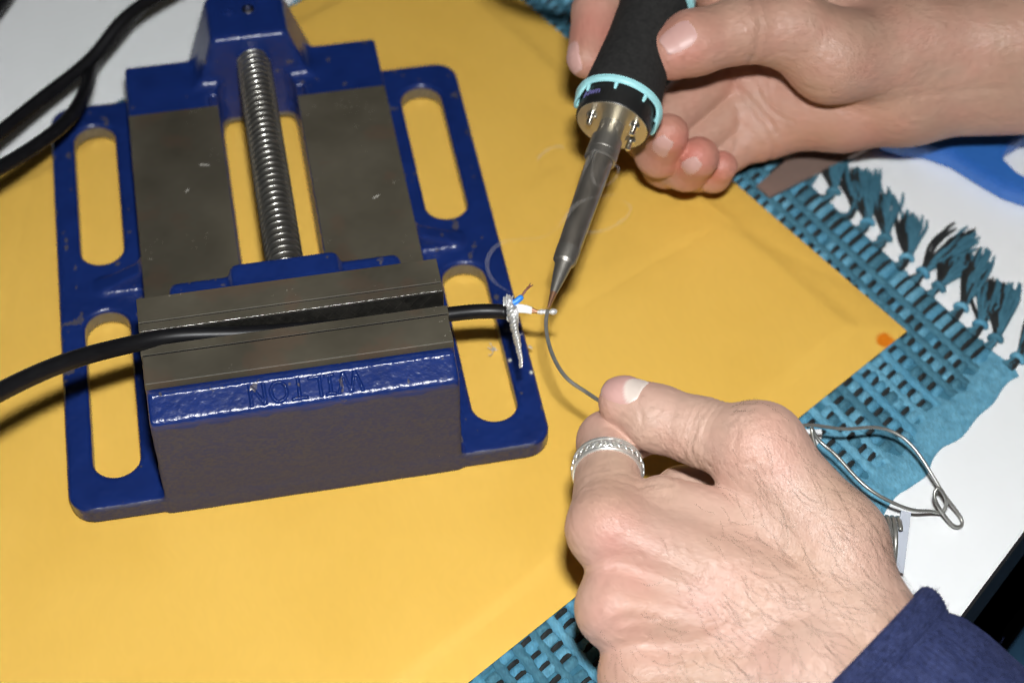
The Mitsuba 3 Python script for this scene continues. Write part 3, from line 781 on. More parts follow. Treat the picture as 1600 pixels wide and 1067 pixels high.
for a in range(0, 360, 45):
    d = math.cos(math.radians(a + 14)) * ix + math.sin(math.radians(a + 14)) * iy
    b = IT + IA * (RG + 0.6) + 14.6 * d
    add('soldering_iron__collar_rib', tube(np.array([b, b - IA * 2.0 - d * 0.15, b - IA * 3.4 - d * 0.4]), [0.8, 0.75, 0.5], 8), 'cyan_plastic', True)
add('soldering_iron__foam_grip', lathe(IT, IA, [(RG + 1.5, 12), (RG + 2.2, 14.2), (RG + 5, 14.3), (RG + 16, 13.4), (RG + 30, 12.4), (RG + 44, 12.2), (RG + 50, 12.6), (RG + 51, 12)], 56), 'foam', True, 'black foam grip')
add('soldering_iron__rear_collar', lathe(IT, IA, [(RG + 50, 11), (RG + 50, 13.8), (RG + 51, 14.6), (RG + 55, 14.4), (RG + 57, 13.2), (RG + 57, 10)], 56), 'cyan_plastic', 30, 'cyan plastic rear collar')
add('soldering_iron__rear_handle', lathe(IT, IA, [(RG + 56, 12.4), (RG + 60, 12.8), (RG + 92, 12.0), (RG + 100, 9), (RG + 104, 5), (RG + 104, 0)], 40), 'black_plastic', 35)
# the printed mark on the cap, bent round it
pm = meshkit.text_mesh('/Jwn', 2.3, 0.3)
pv = np.array(pm.vertices); pv[:, 0] -= pv[:, 0].max() / 2
c0 = math.radians(321)
rad = 13.75 + pv[:, 2]
ang = c0 - pv[:, 0] / 13.6
add('soldering_iron__printed_mark', (IT + IA * (FLG + 3.4 + pv[:, 1])[:, None] + rad[:, None] * (np.cos(ang)[:, None] * ix + np.sin(ang)[:, None] * iy), np.array(pm.faces)), 'violet_print', False, 'small violet printed lettering')
ce = IT + IA * (RG + 103)
add('soldering_iron__cord', tube(spline([ce, ce + IA * 15] + [[112.32, 115.97, 118.0], [104.03, 119.21, 118.0], [95.17, 125.29, 118.0], [87.98, 134.3, 118.0], [84.56, 154.1, 112.0], [88.15, 189.29, 100.0]], 60), 2.7, 12), 'black_jacket', True)

# ------------------------------------------------------------------ hands
SKIN = np.array([0.485, 0.322, 0.252])
PINK = np.array([0.51, 0.255, 0.210])
TAN = np.array([0.445, 0.285, 0.200])


def chain_sd(p, pts, rad, k=2.0):
    d = None
    for i in range(len(pts) - 1):
        e = cap_sd(p, pts[i], pts[i + 1], rad[i], rad[i + 1])
        d = e if d is None else smin(d, e, k)
    return d


def ring_groove(p, a, b, t, w, depth, tilt=(0, 0, 0), wob=0.0):
    """A crease round the bone a-b at the fraction t."""
    a, b = np.asarray(a, float), np.asarray(b, float)
    ax = unit(unit(b - a) + np.asarray(tilt))
    c = a + t * (b - a)
    s = (p - c) @ ax
    if wob:
        s = s + wob * 2 * noise3(p, 4.0, int(t * 50) + 3, 2)
    r = np.linalg.norm((p - c) - np.outer((p - c) @ ax, ax), axis=1)
    return depth * np.exp(-(s / w) ** 2) * (r < 22)


def line_groove(p, pts, w, depth):
    """A crease along a polyline that lies near the surface."""
    d = None
    pts = spline(pts, 18)
    for i in range(len(pts) - 1):
        e = cap_sd(p, pts[i], pts[i + 1], 0, 0)
        d = e if d is None else np.minimum(d, e)
    return depth * np.exp(-(d / w) ** 2)


def hand_mesh(sdf, lo, hi, cell, grooves, redness, seed):
    v, f = surface(sdf, lo, hi, cell)
    n = grad(sdf, v, 0.3)
    disp = np.zeros(len(v))
    for g in grooves:
        disp -= g(v)
    disp += 0.22 * noise3(v, 7.0, seed, 3) + 0.13 * noise3(v * [1, 1, 1.0], 2.2, seed + 1, 2)
    v = v + disp[:, None] * n
    red = np.zeros(len(v))
    for c, r, s in redness:
        red = red + s * np.exp(-((v - np.asarray(c)) ** 2).sum(1) / r ** 2)
    mott = noise3(v, 9.0, seed + 2, 3)
    fine = noise3(v, 1.6, seed + 5, 2)
    t = np.clip(red + 0.55 * mott + 0.08, -0.25, 1.0)[:, None]
    col = SKIN * (1 - t) + PINK * t
    tn = np.clip(0.25 + 1.6 * noise3(v, 17.0, seed + 9, 2), 0, 0.85)[:, None]
    col = col * (1 - tn) + TAN * tn * (1 - 0.4 * t) + PINK * tn * 0.4 * t
    col = col * (1 + 0.10 * fine + 0.12 * noise3(v, 20.0, seed + 7, 2))[:, None]
    # colour darkens with the depth of the creases
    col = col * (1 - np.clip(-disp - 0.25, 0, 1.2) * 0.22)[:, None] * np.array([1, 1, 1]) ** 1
    return v, f, np.clip(col, 0.01, 0.9)


def march(sdf, o, d, n=60):
    """From points o along direction d to the surface."""
    t = np.zeros(len(o))
    for _ in range(n):
        t += 0.8 * sdf((o + t[:, None] * d).astype(np.float32))
    return o + t[:, None] * d


def nail(key, sdf, c, along, out, L, Wd, lift, lun=0.28, tipfree=0.10, label=None, pale=1.0):
    """A nail on the surface: centre c, 'along' towards the fingertip, 'out' away from the finger."""
    out = unit(out); al = unit(np.asarray(along) - out * (np.asarray(along) @ out)); ac = np.cross(out, al)
    nu, nv = 25, 19
    s, q = np.meshgrid(np.linspace(-1, 1, nu), np.linspace(-1, 1, nv), indexing='ij')
    # superellipse outline
    e = np.where(s > 0, 2.6, 3.2)
    wd = (1 - np.abs(s) ** e * 0.55) ** 0.8
    P = np.asarray(c) + (s * L / 2)[..., None] * al + (q * wd * Wd / 2)[..., None] * ac
    P = P.reshape(-1, 3)
    S, Q = s.ravel(), q.ravel()
    hit = march(sdf, P + 9 * out, np.broadcast_to(-out, P.shape))
    g = grad(sdf, hit, 0.4)
    edge = np.maximum(np.abs(Q) ** 6, np.where(S < 0, np.abs(S) ** 8, 0))
    v = hit + (lift * (1 - 1.8 * edge))[:, None] * g + (np.clip(S - 0.6, 0, 1) * 0.9)[:, None] * al
    base = np.array([0.52, 0.305, 0.27]); white = np.array([0.62, 0.53, 0.47])
    t1 = np.clip(((-1 + 2 * lun * (1 - 0.75 * Q ** 2)) - S) / 0.10 + 0.5, 0, 1)
    t2 = np.clip((S - (1 - 2 * tipfree - 0.10 * Q ** 2)) / 0.08, 0, 1)
    t = np.maximum(t1, t2)[:, None] * pale
    col = base * (1 - t) + white * t
    bk = v - 0.5 * g
    ring = np.r_[np.arange(nv), np.arange(1, nu) * nv + nv - 1, (nu - 1) * nv + np.arange(nv - 2, -1, -1), np.arange(nu - 2, 0, -1) * nv]
    rn = np.roll(ring, -1)
    f = np.vstack([grid_faces(nu, nv), np.stack([ring, rn, rn + len(v)], 1), np.stack([ring, rn + len(v), ring + len(v)], 1)])
    add(key, (np.vstack([v, bk]), f), 'nail', True, label, color=np.vstack([col, col]))


# ---- the near hand (holds the solder wire)
H = {'wr1': [149.5, -110.8, 41.3], 'wr2': [132.7, -121.8, 38.4], 'fa1': [173.6, -142.9, 28.0], 'fa2': [154.2, -155.2, 24.8], 'imcp': [82.1, -72.0, 57.9], 'mmcp': [80.6, -92.8, 46.9], 'rmcp': [84.3, -109.9, 34.6], 'pmcp': [91.1, -123.3, 20.7], 'cmc': [149.0, -86.3, 52.4], 'tmcp': [132.6, -57.3, 65.8], 'tip0': [118.8, -44.5, 61.0], 'tpad': [106.2, -34.7, 59.0], 'ttip': [98.2, -27.7, 59.6], 'dio1': [137.9, -83.9, 48.5], 'dio2': [101.0, -65.6, 56.0], 'ipip': [92.3, -32.2, 46.9], 'idip': [108.8, -25.4, 43.6], 'itip': [117.6, -24.7, 43.1], 'mpip': [98.7, -54.6, 25.4], 'mdip': [115.3, -42.8, 27.6], 'mtip': [125.2, -41.9, 27.5], 'rpip': [95.2, -85.4, 12.2], 'rdip': [111.5, -83.8, 8.5], 'ppip': [102.7, -103.0, 4.2], 'pdip': [116.1, -101.0, 0.3], 'ring': [88.83, -45.73, 50.64], 'nail_al': [-0.75, 0.66, 0.06], 'nail_out': [0.02, 0.14, 0.99], 'nail': [98.18, -26.34, 68.02]}
H = {k: np.array(v) for k, v in H.items()}
palm_a = [('wr1', 'imcp', 16.5, 10.8), ('wr1', 'mmcp', 16.5, 10.5), ('wr2', 'rmcp', 17.5, 10.5), ('wr2', 'pmcp', 17, 10.5), ('fa1', 'wr1', 21, 16.5), ('fa2', 'wr2', 23, 17.5), ('wr1', 'wr2', 16.5, 17),
          ('imcp', 'mmcp', 5.0, 5.0), ('mmcp', 'rmcp', 5.0, 5.0), ('rmcp', 'pmcp', 7.5, 7.5), ('cmc', 'tmcp', 15.5, 12.3), ('cmc', 'wr1', 15, 16), ('dio1', 'dio2', 12, 9)]


def sdf_a(p):
    P = None
    for a, b, ra, rb in palm_a:
        e = cap_sd(p, H[a], H[b], ra, rb)
        P = e if P is None else smin(P, e, 6.0)
    # extensor tendons, faint
    for a in ('imcp', 'mmcp', 'rmcp'):
        mid = 0.62 * H[a] + 0.38 * 0.5 * (H['wr1'] + H['wr2']) + OUTA * 9.3
        P = smin(P, cap_sd(p, H[a] + OUTA * 8.5, mid, 2.6, 1.2), 5.0)
    th = chain_sd(p, [H['tmcp'], H['tip0'], H['tpad'], H['ttip']], [12.4, 10.6, 10.3, 8.5], 3.0)
    th = smin(th, cap_sd(p, H['tmcp'], H['tmcp'] + [0.5, 0.5, 0], 13.2, 13.2), 4.0)
    ix_ = chain_sd(p, [H['imcp'], H['ipip'], H['idip'], H['itip']], [11.3, 9.6, 8.6, 7.6], 2.5)
    md = chain_sd(p, [H['mmcp'], H['mpip'], H['mdip'], H['mtip']], [11.2, 9.6, 8.6, 7.8], 2.5)
    rg = chain_sd(p, [H['rmcp'], H['rpip'], H['rdip']], [10.8, 9.2, 8.2], 2.5)
    pk = chain_sd(p, [H['pmcp'], H['ppip'], H['pdip']], [10, 8.4, 7.4], 2.5)
    d = None
    for F_, k in ((th, 7.0), (ix_, 6.0), (md, 6.0), (rg, 6.0), (pk, 6.0)):
        e = smin(P, F_, k)
        d = e if d is None else smin(d, e, 0.9)
    return d


OUTA = -FWD * 0.9 + 0.25 * UP
OUTA = OUTA / np.linalg.norm(OUTA)
gr = []
for t, w, dp in ((0.80, 0.55, 0.42), (0.90, 0.5, 0.5), (0.99, 0.6, 0.55), (0.70, 0.5, 0.25)):
    gr.append(lambda v, t=t, w=w, dp=dp: ring_groove(v, H['tmcp'], H['tip0'], t, w, dp * 0.75, wob=0.8, tilt=(0, 0, 0.1)))
for t, w, dp in ((0.10, 0.5, 0.45), (0.2, 0.5, 0.3)):
    gr.append(lambda v, t=t, w=w, dp=dp: ring_groove(v, H['tip0'], H['tpad'], t, w, dp * 0.8, wob=0.8))
for t, w, dp in ((0.14, 0.6, 0.22), (0.24, 0.55, 0.3), (0.36, 0.6, 0.25)):
    gr.append(lambda v, t=t, w=w, dp=dp: ring_groove(v, H['imcp'], H['ipip'], t, w, dp, wob=0.9))
for L_, w, dp in [([[99.4, -34.4, 68.1], [100.2, -39.5, 66.8], [98.5, -41.7, 62.5]], 0.55, 0.4),
    ([[103.4, -37.2, 69.3], [106.3, -39.3, 69.6], [100.9, -40.6, 66.6]], 0.5, 0.35),
    ([[106.2, -37.2, 70.0], [109.8, -40.3, 70.1], [107.9, -44.4, 68.1]], 0.5, 0.25),
    ([[101.0, -33.5, 68.9], [102.4, -37.9, 68.8]], 0.5, 0.3),
    ([[105.3, -60.2, 62.6], [116.8, -59.6, 63.9], [126.4, -67.9, 74.5]], 0.8, 0.5),
    ([[104.3, -60.5, 63.3], [103.6, -65.8, 65.2], [101.7, -69.8, 65.1]], 0.6, 0.4),
    ([[106.9, -64.5, 64.3], [104.7, -67.1, 65.1]], 0.6, 0.35),
    ([[83.8, -51.7, 62.9], [92.5, -51.0, 61.4]], 0.6, 0.3),
    ([[78.7, -57.2, 62.9], [87.0, -57.2, 64.8], [97.5, -51.9, 54.9]], 0.6, 0.3),
    ([[83.4, -71.5, 70.6], [94.2, -62.9, 63.7], [100.3, -64.2, 65.4]], 0.7, 0.3),
    ([[121.9, -50.2, 75.2], [124.2, -57.7, 78.1], [122.4, -62.2, 75.5]], 0.8, 0.25),
    ([[113.3, -50.8, 69.0], [112.5, -53.8, 63.9], [114.3, -55.7, 59.9]], 0.7, 0.45),
    ([[74.1, -83.3, 55.4], [80.8, -84.6, 62.0], [88.4, -86.9, 63.3]], 1.5, 0.35),
    ([[71.9, -101.5, 44.8], [79.7, -102.3, 55.4], [89.3, -103.5, 56.1]], 2.0, 0.5)]:
    gr.append(lambda v, L_=L_, w=w, dp=dp: line_groove(v, L_, w, dp))
va, fa, ca_ = hand_mesh(sdf_a, [54.6, -149.3, -25.7], [177.5, 3.3, 96.02], 0.95, gr,
                        [(H['imcp'] + OUTA * 10, 13, 0.75), (H['mmcp'] + OUTA * 8, 12, 0.6), (H['tmcp'] + OUTA * 11, 11, 0.5), (H['ttip'], 11, 0.35), (H['ipip'], 14, 0.25), (H['rmcp'], 16, 0.4), (H['imcp'] * 0.45 + H['wr2'] * 0.55 + OUTA * 12, 16, 0.35)], 11)
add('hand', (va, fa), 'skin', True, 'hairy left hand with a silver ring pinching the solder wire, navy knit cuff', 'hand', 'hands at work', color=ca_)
nail('hand__thumbnail', sdf_a, H['nail'], H['nail_al'], H['nail_out'], 13.0, 14.4, 0.42, 0.50, 0.02, 'thumbnail with a pale half moon')

# hair on the back of the hand: short curved strands, swept towards the little finger and the wrist
na = grad(sdf_a, va, 0.4)
rg_ = np.random.default_rng(5)
wrist_dir = unit(0.5 * (H['wr1'] + H['wr2']) - H['imcp'])
ulnar = unit(H['pmcp'] - H['imcp'])
cen = 0.38 * H['imcp'] + 0.62 * 0.5 * (H['wr1'] + H['wr2'])
face = (na @ OUTA) > 0.25
along = (va - H['imcp']) @ wrist_dir
ok = np.nonzero(face & (along > 12) & (along < 125))[0]
pw = np.clip((along[ok] - 10) / 45, 0.06, 1.0)
pick = rg_.choice(ok, 760, replace=False, p=pw / pw.sum())
# every strand creeps over the skin, bending with the flow of the hair, its end lifting off
P0 = va[pick].copy(); n0 = na[pick]
fl = noise3(P0, 18.0, 21, 2)[:, None]
al0 = along[pick][:, None]
gdir = ulnar * 0.8 + wrist_dir * (0.1 + 0.7 * fl + 0.55 * al0 / 90.0) + rg_.normal(0, 0.20, P0.shape)
gdir -= n0 * (gdir * n0).sum(1)[:, None]; gdir /= np.linalg.norm(gdir, axis=1)[:, None]
ln_ = (rg_.uniform(5.5, 13.0, len(P0)) * (0.7 + 0.4 * np.minimum(al0[:, 0] / 60, 1.2)))[:, None]
bend = rg_.normal(0.05, 0.09, (len(P0), 1)); upl = rg_.uniform(0.02, 0.09, (len(P0), 1)) * ln_
rows_, Q, NQ = [P0 - 0.3 * n0], P0.copy(), n0.copy()
for s in range(1, 8):
    gdir = gdir + bend * np.cross(NQ, gdir); gdir -= NQ * (gdir * NQ).sum(1)[:, None]; gdir /= np.linalg.norm(gdir, axis=1)[:, None]
    Q = Q + gdir * ln_ / 7
    NQ = grad(sdf_a, Q, 0.5); Q = Q - NQ * sdf_a(Q.astype(np.float32))[:, None]
    rows_.append(Q + NQ * (0.30 + upl * (s / 7) ** 1.3))
HP = np.stack(rows_, 1)
hs = [tube(q, np.linspace(0.037, 0.016, 8), 3, False) for q in HP]
add('hand__hair', join(*hs), 'hair', True, 'dark hairs on the back of the hand and wrist', kind='stuff')


# the knitted cuff and sleeve
SL = [[148.4, -119.3, 43.2],[186.9, -173.4, 25.9],[171.5, -104.7, 47.6],[134.4, -124.7, 33.6], 25.5, 29.5]
s0, s1, swid = np.array(SL[0]), np.array(SL[1]), unit(np.array(SL[2]) - np.array(SL[3]))
sax = unit(s1 - s0)
swid = unit(swid - sax * (swid @ sax)); sth = np.cross(sax, swid)
prof = [(3.0, 0.86), (0.8, 0.93), (-0.6, 0.985), (-0.9, 1.03), (0.2, 1.075), (2.0, 1.10), (4.5, 1.10), (7.0, 1.07), (8.6, 1.035), (9.6, 1.03), (11, 1.06), (14, 1.10), (22, 1.15), (34, 1.20), (60, 1.27), (100, 1.36), (150, 1.4)]
pp = np.array(prof); ns = 150
sp_ = np.r_[0, np.cumsum(np.linalg.norm(np.diff(pp * [1, 30], axis=0), axis=1))]
uu = np.r_[np.linspace(0, sp_[9], 60), np.linspace(sp_[9], sp_[-1], 110)[1:]]
PS, PR = np.interp(uu, sp_, pp[:, 0]), np.interp(uu, sp_, pp[:, 1])
th = np.arange(ns * 2) * 2 * np.pi / (ns * 2)
ra, rb = SL[4], SL[5]
rib = 0.42 * np.abs(np.sin(th * 46))[None] * np.clip(1 - np.abs(PR[:, None] - 0.95) * 0, 0, 1)
wr = 1.6 * np.sin(PS[:, None] / 9.0 + 1.3 * np.sin(th[None] * 2)) * np.clip((PS[:, None] - 14) / 30, 0, 1)
st = 0.22 * np.sin(PS[:, None] * 2 * np.pi / 1.25 + np.abs(((th[None] * 46 / np.pi) % 1) - 0.5) * 5)
R_ = PR[:, None]
sv = s0 + (PS[:, None, None] * sax) + ((R_ * ra + rib + wr + st) * np.cos(th)[None])[..., None] * swid + ((R_ * rb + rib + wr + st) * np.sin(th)[None])[..., None] * sth
nn_ = len(PS)
i, j = [q.ravel() for q in np.meshgrid(np.arange(nn_ - 1), np.arange(2 * ns), indexing='ij')]
k = (j + 1) % (2 * ns)
sf = np.vstack([np.stack([i * 2 * ns + j, i * 2 * ns + k, (i + 1) * 2 * ns + k], 1), np.stack([i * 2 * ns + j, (i + 1) * 2 * ns + k, (i + 1) * 2 * ns + j], 1)])
add('hand__sleeve', (sv.reshape(-1, 3), sf), 'navy_knit', True, 'navy blue knitted sleeve with a rolled cuff')
fz = []
sel = rg_.choice(nn_ * 2 * ns, 900)
svf = sv.reshape(-1, 3)
for i in sel:
    c = s0 + sax * ((svf[i] - s0) @ sax)
    n0 = unit(svf[i] - c)
    d = unit(n0 * 0.5 + rg_.normal(0, 0.7, 3))
    l = rg_.uniform(0.8, 2.4)
    fz.append(tube(np.array([svf[i], svf[i] + d * l * 0.5, svf[i] + d * l + rg_.normal(0, 0.5, 3)]), 0.045, 3, False))
add('hand__sleeve_fuzz', join(*fz), 'navy_knit', True, kind='stuff')

# the ring on the first finger
rc = H['ring']; rax = unit(H['ipip'] - H['imcp'])
rr0 = 9.75
tag('ring', 'wide silver ring with a woven relief on the near index finger', 'ring')
rw_ = 3.0
add('ring__band', lathe(rc, rax, [(-rw_, rr0), (-rw_, rr0 + 1.0), (-rw_ + 0.25, rr0 + 1.35), (-rw_ + 0.9, rr0 + 1.35), (-rw_ + 1.1, rr0 + 0.75), (rw_ - 1.1, rr0 + 0.75), (rw_ - 0.9, rr0 + 1.35), (rw_ - 0.25, rr0 + 1.35), (rw_, rr0 + 1.0), (rw_, rr0), (-rw_, rr0)], 96), 'silver', 35)
xr = unit(np.cross(rax, [0.2, 0.3, 0.9])); yr = np.cross(rax, xr)
br_ = []
for s in range(3):
    th = np.linspace(0, 2 * np.pi, 340)
    ph = th * 9 + s * 2 * np.pi / 3
    br_.append(tube(rc + (1.3 * np.sin(ph))[:, None] * rax + (rr0 + 1.05 + 0.38 * np.cos(2 * ph))[:, None] * (np.cos(th)[:, None] * xr + np.sin(th)[:, None] * yr), 0.42, 6, False))
add('ring__braid_relief', join(*br_), 'silver', True, 'woven relief round the ring')

# ---- the far hand (holds the soldering iron)
G = {'wr1': [243.2, 121.6, 58.1], 'wr2': [241.9, 115.2, 42.0], 'fa1': [382.0, 98.6, 63.1], 'fa2': [386.0, 96.2, 48.7], 'imcp': [184.4, 170.1, 59.3], 'mmcp': [187.4, 149.4, 37.4], 'rmcp': [187.5, 135.7, 26.0], 'pmcp': [190.5, 125.6, 19.5], 'hyp': [221.1, 117.2, 32.2], 'cmc': [230.5, 115.3, 61.2], 'then': [209.5, 112.6, 65.8], 'tmcp': [194.0, 118.8, 76.1], 'tip0': [174.3, 116.6, 80.0], 'tpad': [155.1, 112.8, 80.0], 'ttip': [146.9, 110.0, 78.9], 'ipip': [145.5, 168.2, 79.9], 'idip': [126.5, 141.3, 75.2], 'itip': [118.7, 121.8, 70.8], 'mpip': [143.6, 119.6, 31.2], 'mdip': [143.8, 103.6, 36.3], 'mtip': [144.8, 98.4, 50.6], 'rpip': [150.2, 114.2, 20.0], 'rdip': [154.8, 103.2, 27.4], 'rtip': [156.6, 95.5, 39.7], 'ppip': [163.8, 113.5, 13.9], 'pdip': [166.5, 104.9, 20.3], 'ptip': [168.1, 101.0, 27.8]}
G = {k: np.array(v) for k, v in G.items()}


def sdf_b(p):
    P = None
    for a, b, ra, rb in (('wr1', 'imcp', 18, 11), ('wr1', 'mmcp', 18, 11), ('wr2', 'rmcp', 18, 10.5), ('wr2', 'pmcp', 17.5, 10), ('wr1', 'wr2', 18, 18), ('fa1', 'wr1', 25, 18), ('fa2', 'wr2', 24, 18), ('imcp', 'pmcp', 9.5, 9.5), ('mmcp', 'hyp', 10, 14)):
        e = cap_sd(p, G[a], G[b], ra, rb)
        P = e if P is None else smin(P, e, 8.0)
    TH = smin(cap_sd(p, G['cmc'], G['then'], 16.5, 16), cap_sd(p, G['then'], G['tmcp'], 16, 13.6), 6.0)
    P = smin(P, TH, 5.5)
    th = chain_sd(p, [G['tmcp'], G['tip0'], G['tpad'], G['ttip']], [14.0, 11.8, 11.6, 9.6], 3.0)
    ix_ = chain_sd(p, [G['imcp'], G['ipip'], G['idip'], G['itip']], [11, 9.8, 8.9, 7.4], 2.5)
    md = chain_sd(p, [G['mmcp'], G['mpip'], G['mdip'], G['mtip']], [10.5, 9.4, 8.8, 7.6], 2.5)
    rg = chain_sd(p, [G['rmcp'], G['rpip'], G['rdip'], G['rtip']], [10.2, 9.2, 8.7, 7.7], 2.5)
    pk = chain_sd(p, [G['pmcp'], G['ppip'], G['pdip'], G['ptip']], [9.5, 7.6, 6.8, 5.9], 2.5)
    d = smin(P, th, 6.0)
    for F_, k in ((ix_, 5.0), (md, 3.0), (rg, 3.0), (pk, 3.0)):
        # a curled finger only joins the palm at its own knuckle
        e = smin(P, F_, k)
        d = smin(d, e, 0.8)
    return d


gb_ = []
for t, w, dp in ((0.93, 0.6, 0.4), (1.0, 0.55, 0.35)):
    gb_.append(lambda v, t=t, w=w, dp=dp: ring_groove(v, G['tmcp'], G['tip0'], t, w, dp, wob=0.8))
for a, b, t in (('mmcp', 'mpip', 0.12), ('rmcp', 'rpip', 0.12), ('pmcp', 'ppip', 0.1), ('mpip', 'mdip', 0.3), ('rpip', 'rdip', 0.3)):
    gb_.append(lambda v, a=a, b=b, t=t: ring_groove(v, G[a], G[b], t, 0.8, 0.5, wob=0.5))
for L_, w, dp in [([[173.7, 103.9, 78.9], [194.1, 100.9, 63.1], [203.3, 94.2, 64.7]], 0.9, 0.45),
    ([[179.3, 132.2, 38.9], [180.3, 122.7, 30.8], [178.3, 116.1, 24.6], [176.1, 112.5, 21.9]], 0.7, 0.6),
    ([[188.4, 127.2, 39.4], [192.7, 119.3, 35.0], [199.4, 113.0, 34.2]], 0.8, 0.35),
    ([[169.4, 128.5, 41.3], [174.6, 127.4, 33.8], [174.8, 119.7, 29.7]], 0.8, 0.3),
    ([[232.8, 97.6, 54.0], [235.2, 95.3, 49.6], [234.5, 94.6, 45.8]], 1.0, 0.2),
    ([[185.2, 104.4, 78.1], [192.7, 102.8, 77.6], [200.0, 102.1, 80.6]], 0.6, 0.35),
    ([[187.8, 104.0, 74.5], [195.8, 100.7, 75.3], [202.9, 99.5, 78.8]], 0.6, 0.3),
    ([[197.9, 109.6, 88.0], [201.7, 105.4, 83.9], [199.4, 102.0, 80.2]], 0.7, 0.3),
    ([[239.3, 96.7, 55.2], [256.7, 96.1, 55.9], [274.1, 92.4, 56.4]], 1.6, 0.4)]:
    gb_.append(lambda v, L_=L_, w=w, dp=dp: line_groove(v, L_, w, dp))
SKIN = np.array([0.440, 0.262, 0.196]); PINK = np.array([0.49, 0.165, 0.128]); TAN = np.array([0.39, 0.235, 0.165])
vb, fb, cb_ = hand_mesh(sdf_b, [88.7, 65.5, -16.1], [416.0, 200.1, 110.0], 1.05, gb_,
                        [(G['ttip'], 15, 0.75), (G['itip'] + 6 * UP, 14, 0.7), (G['mtip'], 12, 0.9), (G['rtip'], 12, 0.9), (G['ptip'], 10, 0.7), (G['hyp'], 26, 0.25), (G['mmcp'], 24, 0.35), (G['then'], 14, 0.1)], 31)
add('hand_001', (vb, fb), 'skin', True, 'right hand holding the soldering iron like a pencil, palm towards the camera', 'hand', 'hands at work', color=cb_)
for nm, c, al, ot, L, W_, tf in [('thumbnail',[148.33, 107.98, 86.78],[-8.2, -2.8, -1.1],[-0.08, -0.34, 0.95],12.5,11.5,0.05),('fingernail',[112.35, 120.73, 73.4],[-7.8, -19.5, -4.4],[-0.86, -0.23, 0.45],11,9.5,0.06),('fingernail',[140.7, 92.6, 50.3],[1.0, -5.2, 14.3],[-0.74, -0.53, 0.38],9.0,7.0,0.06),('fingernail',[154.4, 92.4, 39.4],[1.8, -7.7, 12.3],[-0.73, -0.57, 0.35],8.5,6.5,0.06)]:
    nail('hand_001__' + nm, sdf_b, c, al, ot, L, W_, 0.14, 0.10, tf, None, 0.15)

# ------------------------------------------------------------------ solder wire
tag('solder_wire', 'thin grey solder wire running from the joint through the fingers to a loose looped end', 'wire')
add('solder_wire__feed', tube(spline([[83.8, 21.4, 52.1], [82.1, 16.3, 51.5], [81.2, 8.0, 51.5], [81.8, -0.5, 51.5], [84.5, -9.6, 52.0], [88.6, -15.0, 52.0], [91.5, -21.3, 54.5], [98.7, -25.7, 52.1]], 90), 0.66, 10), 'tin_solder', True)
add('solder_wire__loop', tube(spline([[153.6, -23.4, 26.0], [161.2, -21.0, 24.0], [167.1, -19.7, 22.0], [179.2, -20.5, 18.0], [191.3, -19.8, 15.0], [198.7, -23.0, 13.0], [202.7, -27.8, 11.0], [206.6, -36.6, 7.0], [210.7, -45.1, 2.0], [214.1, -49.9, -2.0], [214.0, -52.2, -3.0], [210.9, -53.1, -2.0], [208.3, -50.3, 0.0], [205.2, -48.4, 5.0], [204.5, -45.1, 8.0], [206.0, -44.0, 9.0], [207.9, -45.5, 7.0], [209.1, -47.0, 2.0], [207.8, -47.3, -1.0], [204.4, -47.8, 1.0], [197.0, -48.8, 5.0], [188.9, -46.9, 9.0], [182.0, -42.5, 12.0], [177.2, -35.5, 14.0], [172.7, -27.4, 16.0], [168.7, -22.1, 18.0], [167.1, -20.0, 21.0], [167.3, -23.8, 18.0], [167.8, -27.7, 14.0]], 260), 0.62, 10), 'tin_solder', True)
# the little coil and the tube strip at the wrist
tag('solder_coil', 'small coil of solder against a grey plastic strip, half hidden by the near wrist', 'coil')
c0, ca, cb2, cc = [np.array(q) for q in [[178.06, -57.85, 4.0],[0.96, -0.29, 0.0],[0.0, 0.0, 1.0],[-0.29, -0.96, 0.0]]]
th = np.linspace(0, 2 * np.pi * 5, 240)
add('solder_coil__turns', tube(c0 + (th / (2 * np.pi))[:, None] * ca * 1.75 + 9 * np.cos(th)[:, None] * cb2 + 9 * np.sin(th)[:, None] * cc, 0.8, 9), 'tin_solder', True)
st0, st1 = [np.array(q) for q in [[183.5, -69.2, 2.0],[190.2, -54.4, 14.0]]]
sd_ = unit(st1 - st0); sx_ = unit(np.cross(sd_, FWD))
pts = [st0 + s * sx_ * w + o * unit(np.cross(sx_, sd_)) for s in (-1, 1) for o in (0, 1.0) for w in (2.8,)] + [st1 + s * sx_ * 1.6 + o * unit(np.cross(sx_, sd_)) for s in (-1, 1) for o in (0, 1.0)]
add('solder_coil__plastic_strip', hull(pts), 'grey_plastic', False, 'grey plastic strip')
add('paper_scrap', hull([np.array(q) + [0, 0, o] for q in [[172.4, -4.1, -2.0], [178.5, -5.2, -2.0], [177.7, -8.6, -2.0], [174.9, -11.5, -2.0], [172.3, -9.3, -2.0]] for o in (0, 0.5)]), 'white_laminate', False, 'tiny white scrap beside the bent solder wire on the mat', 'scrap')

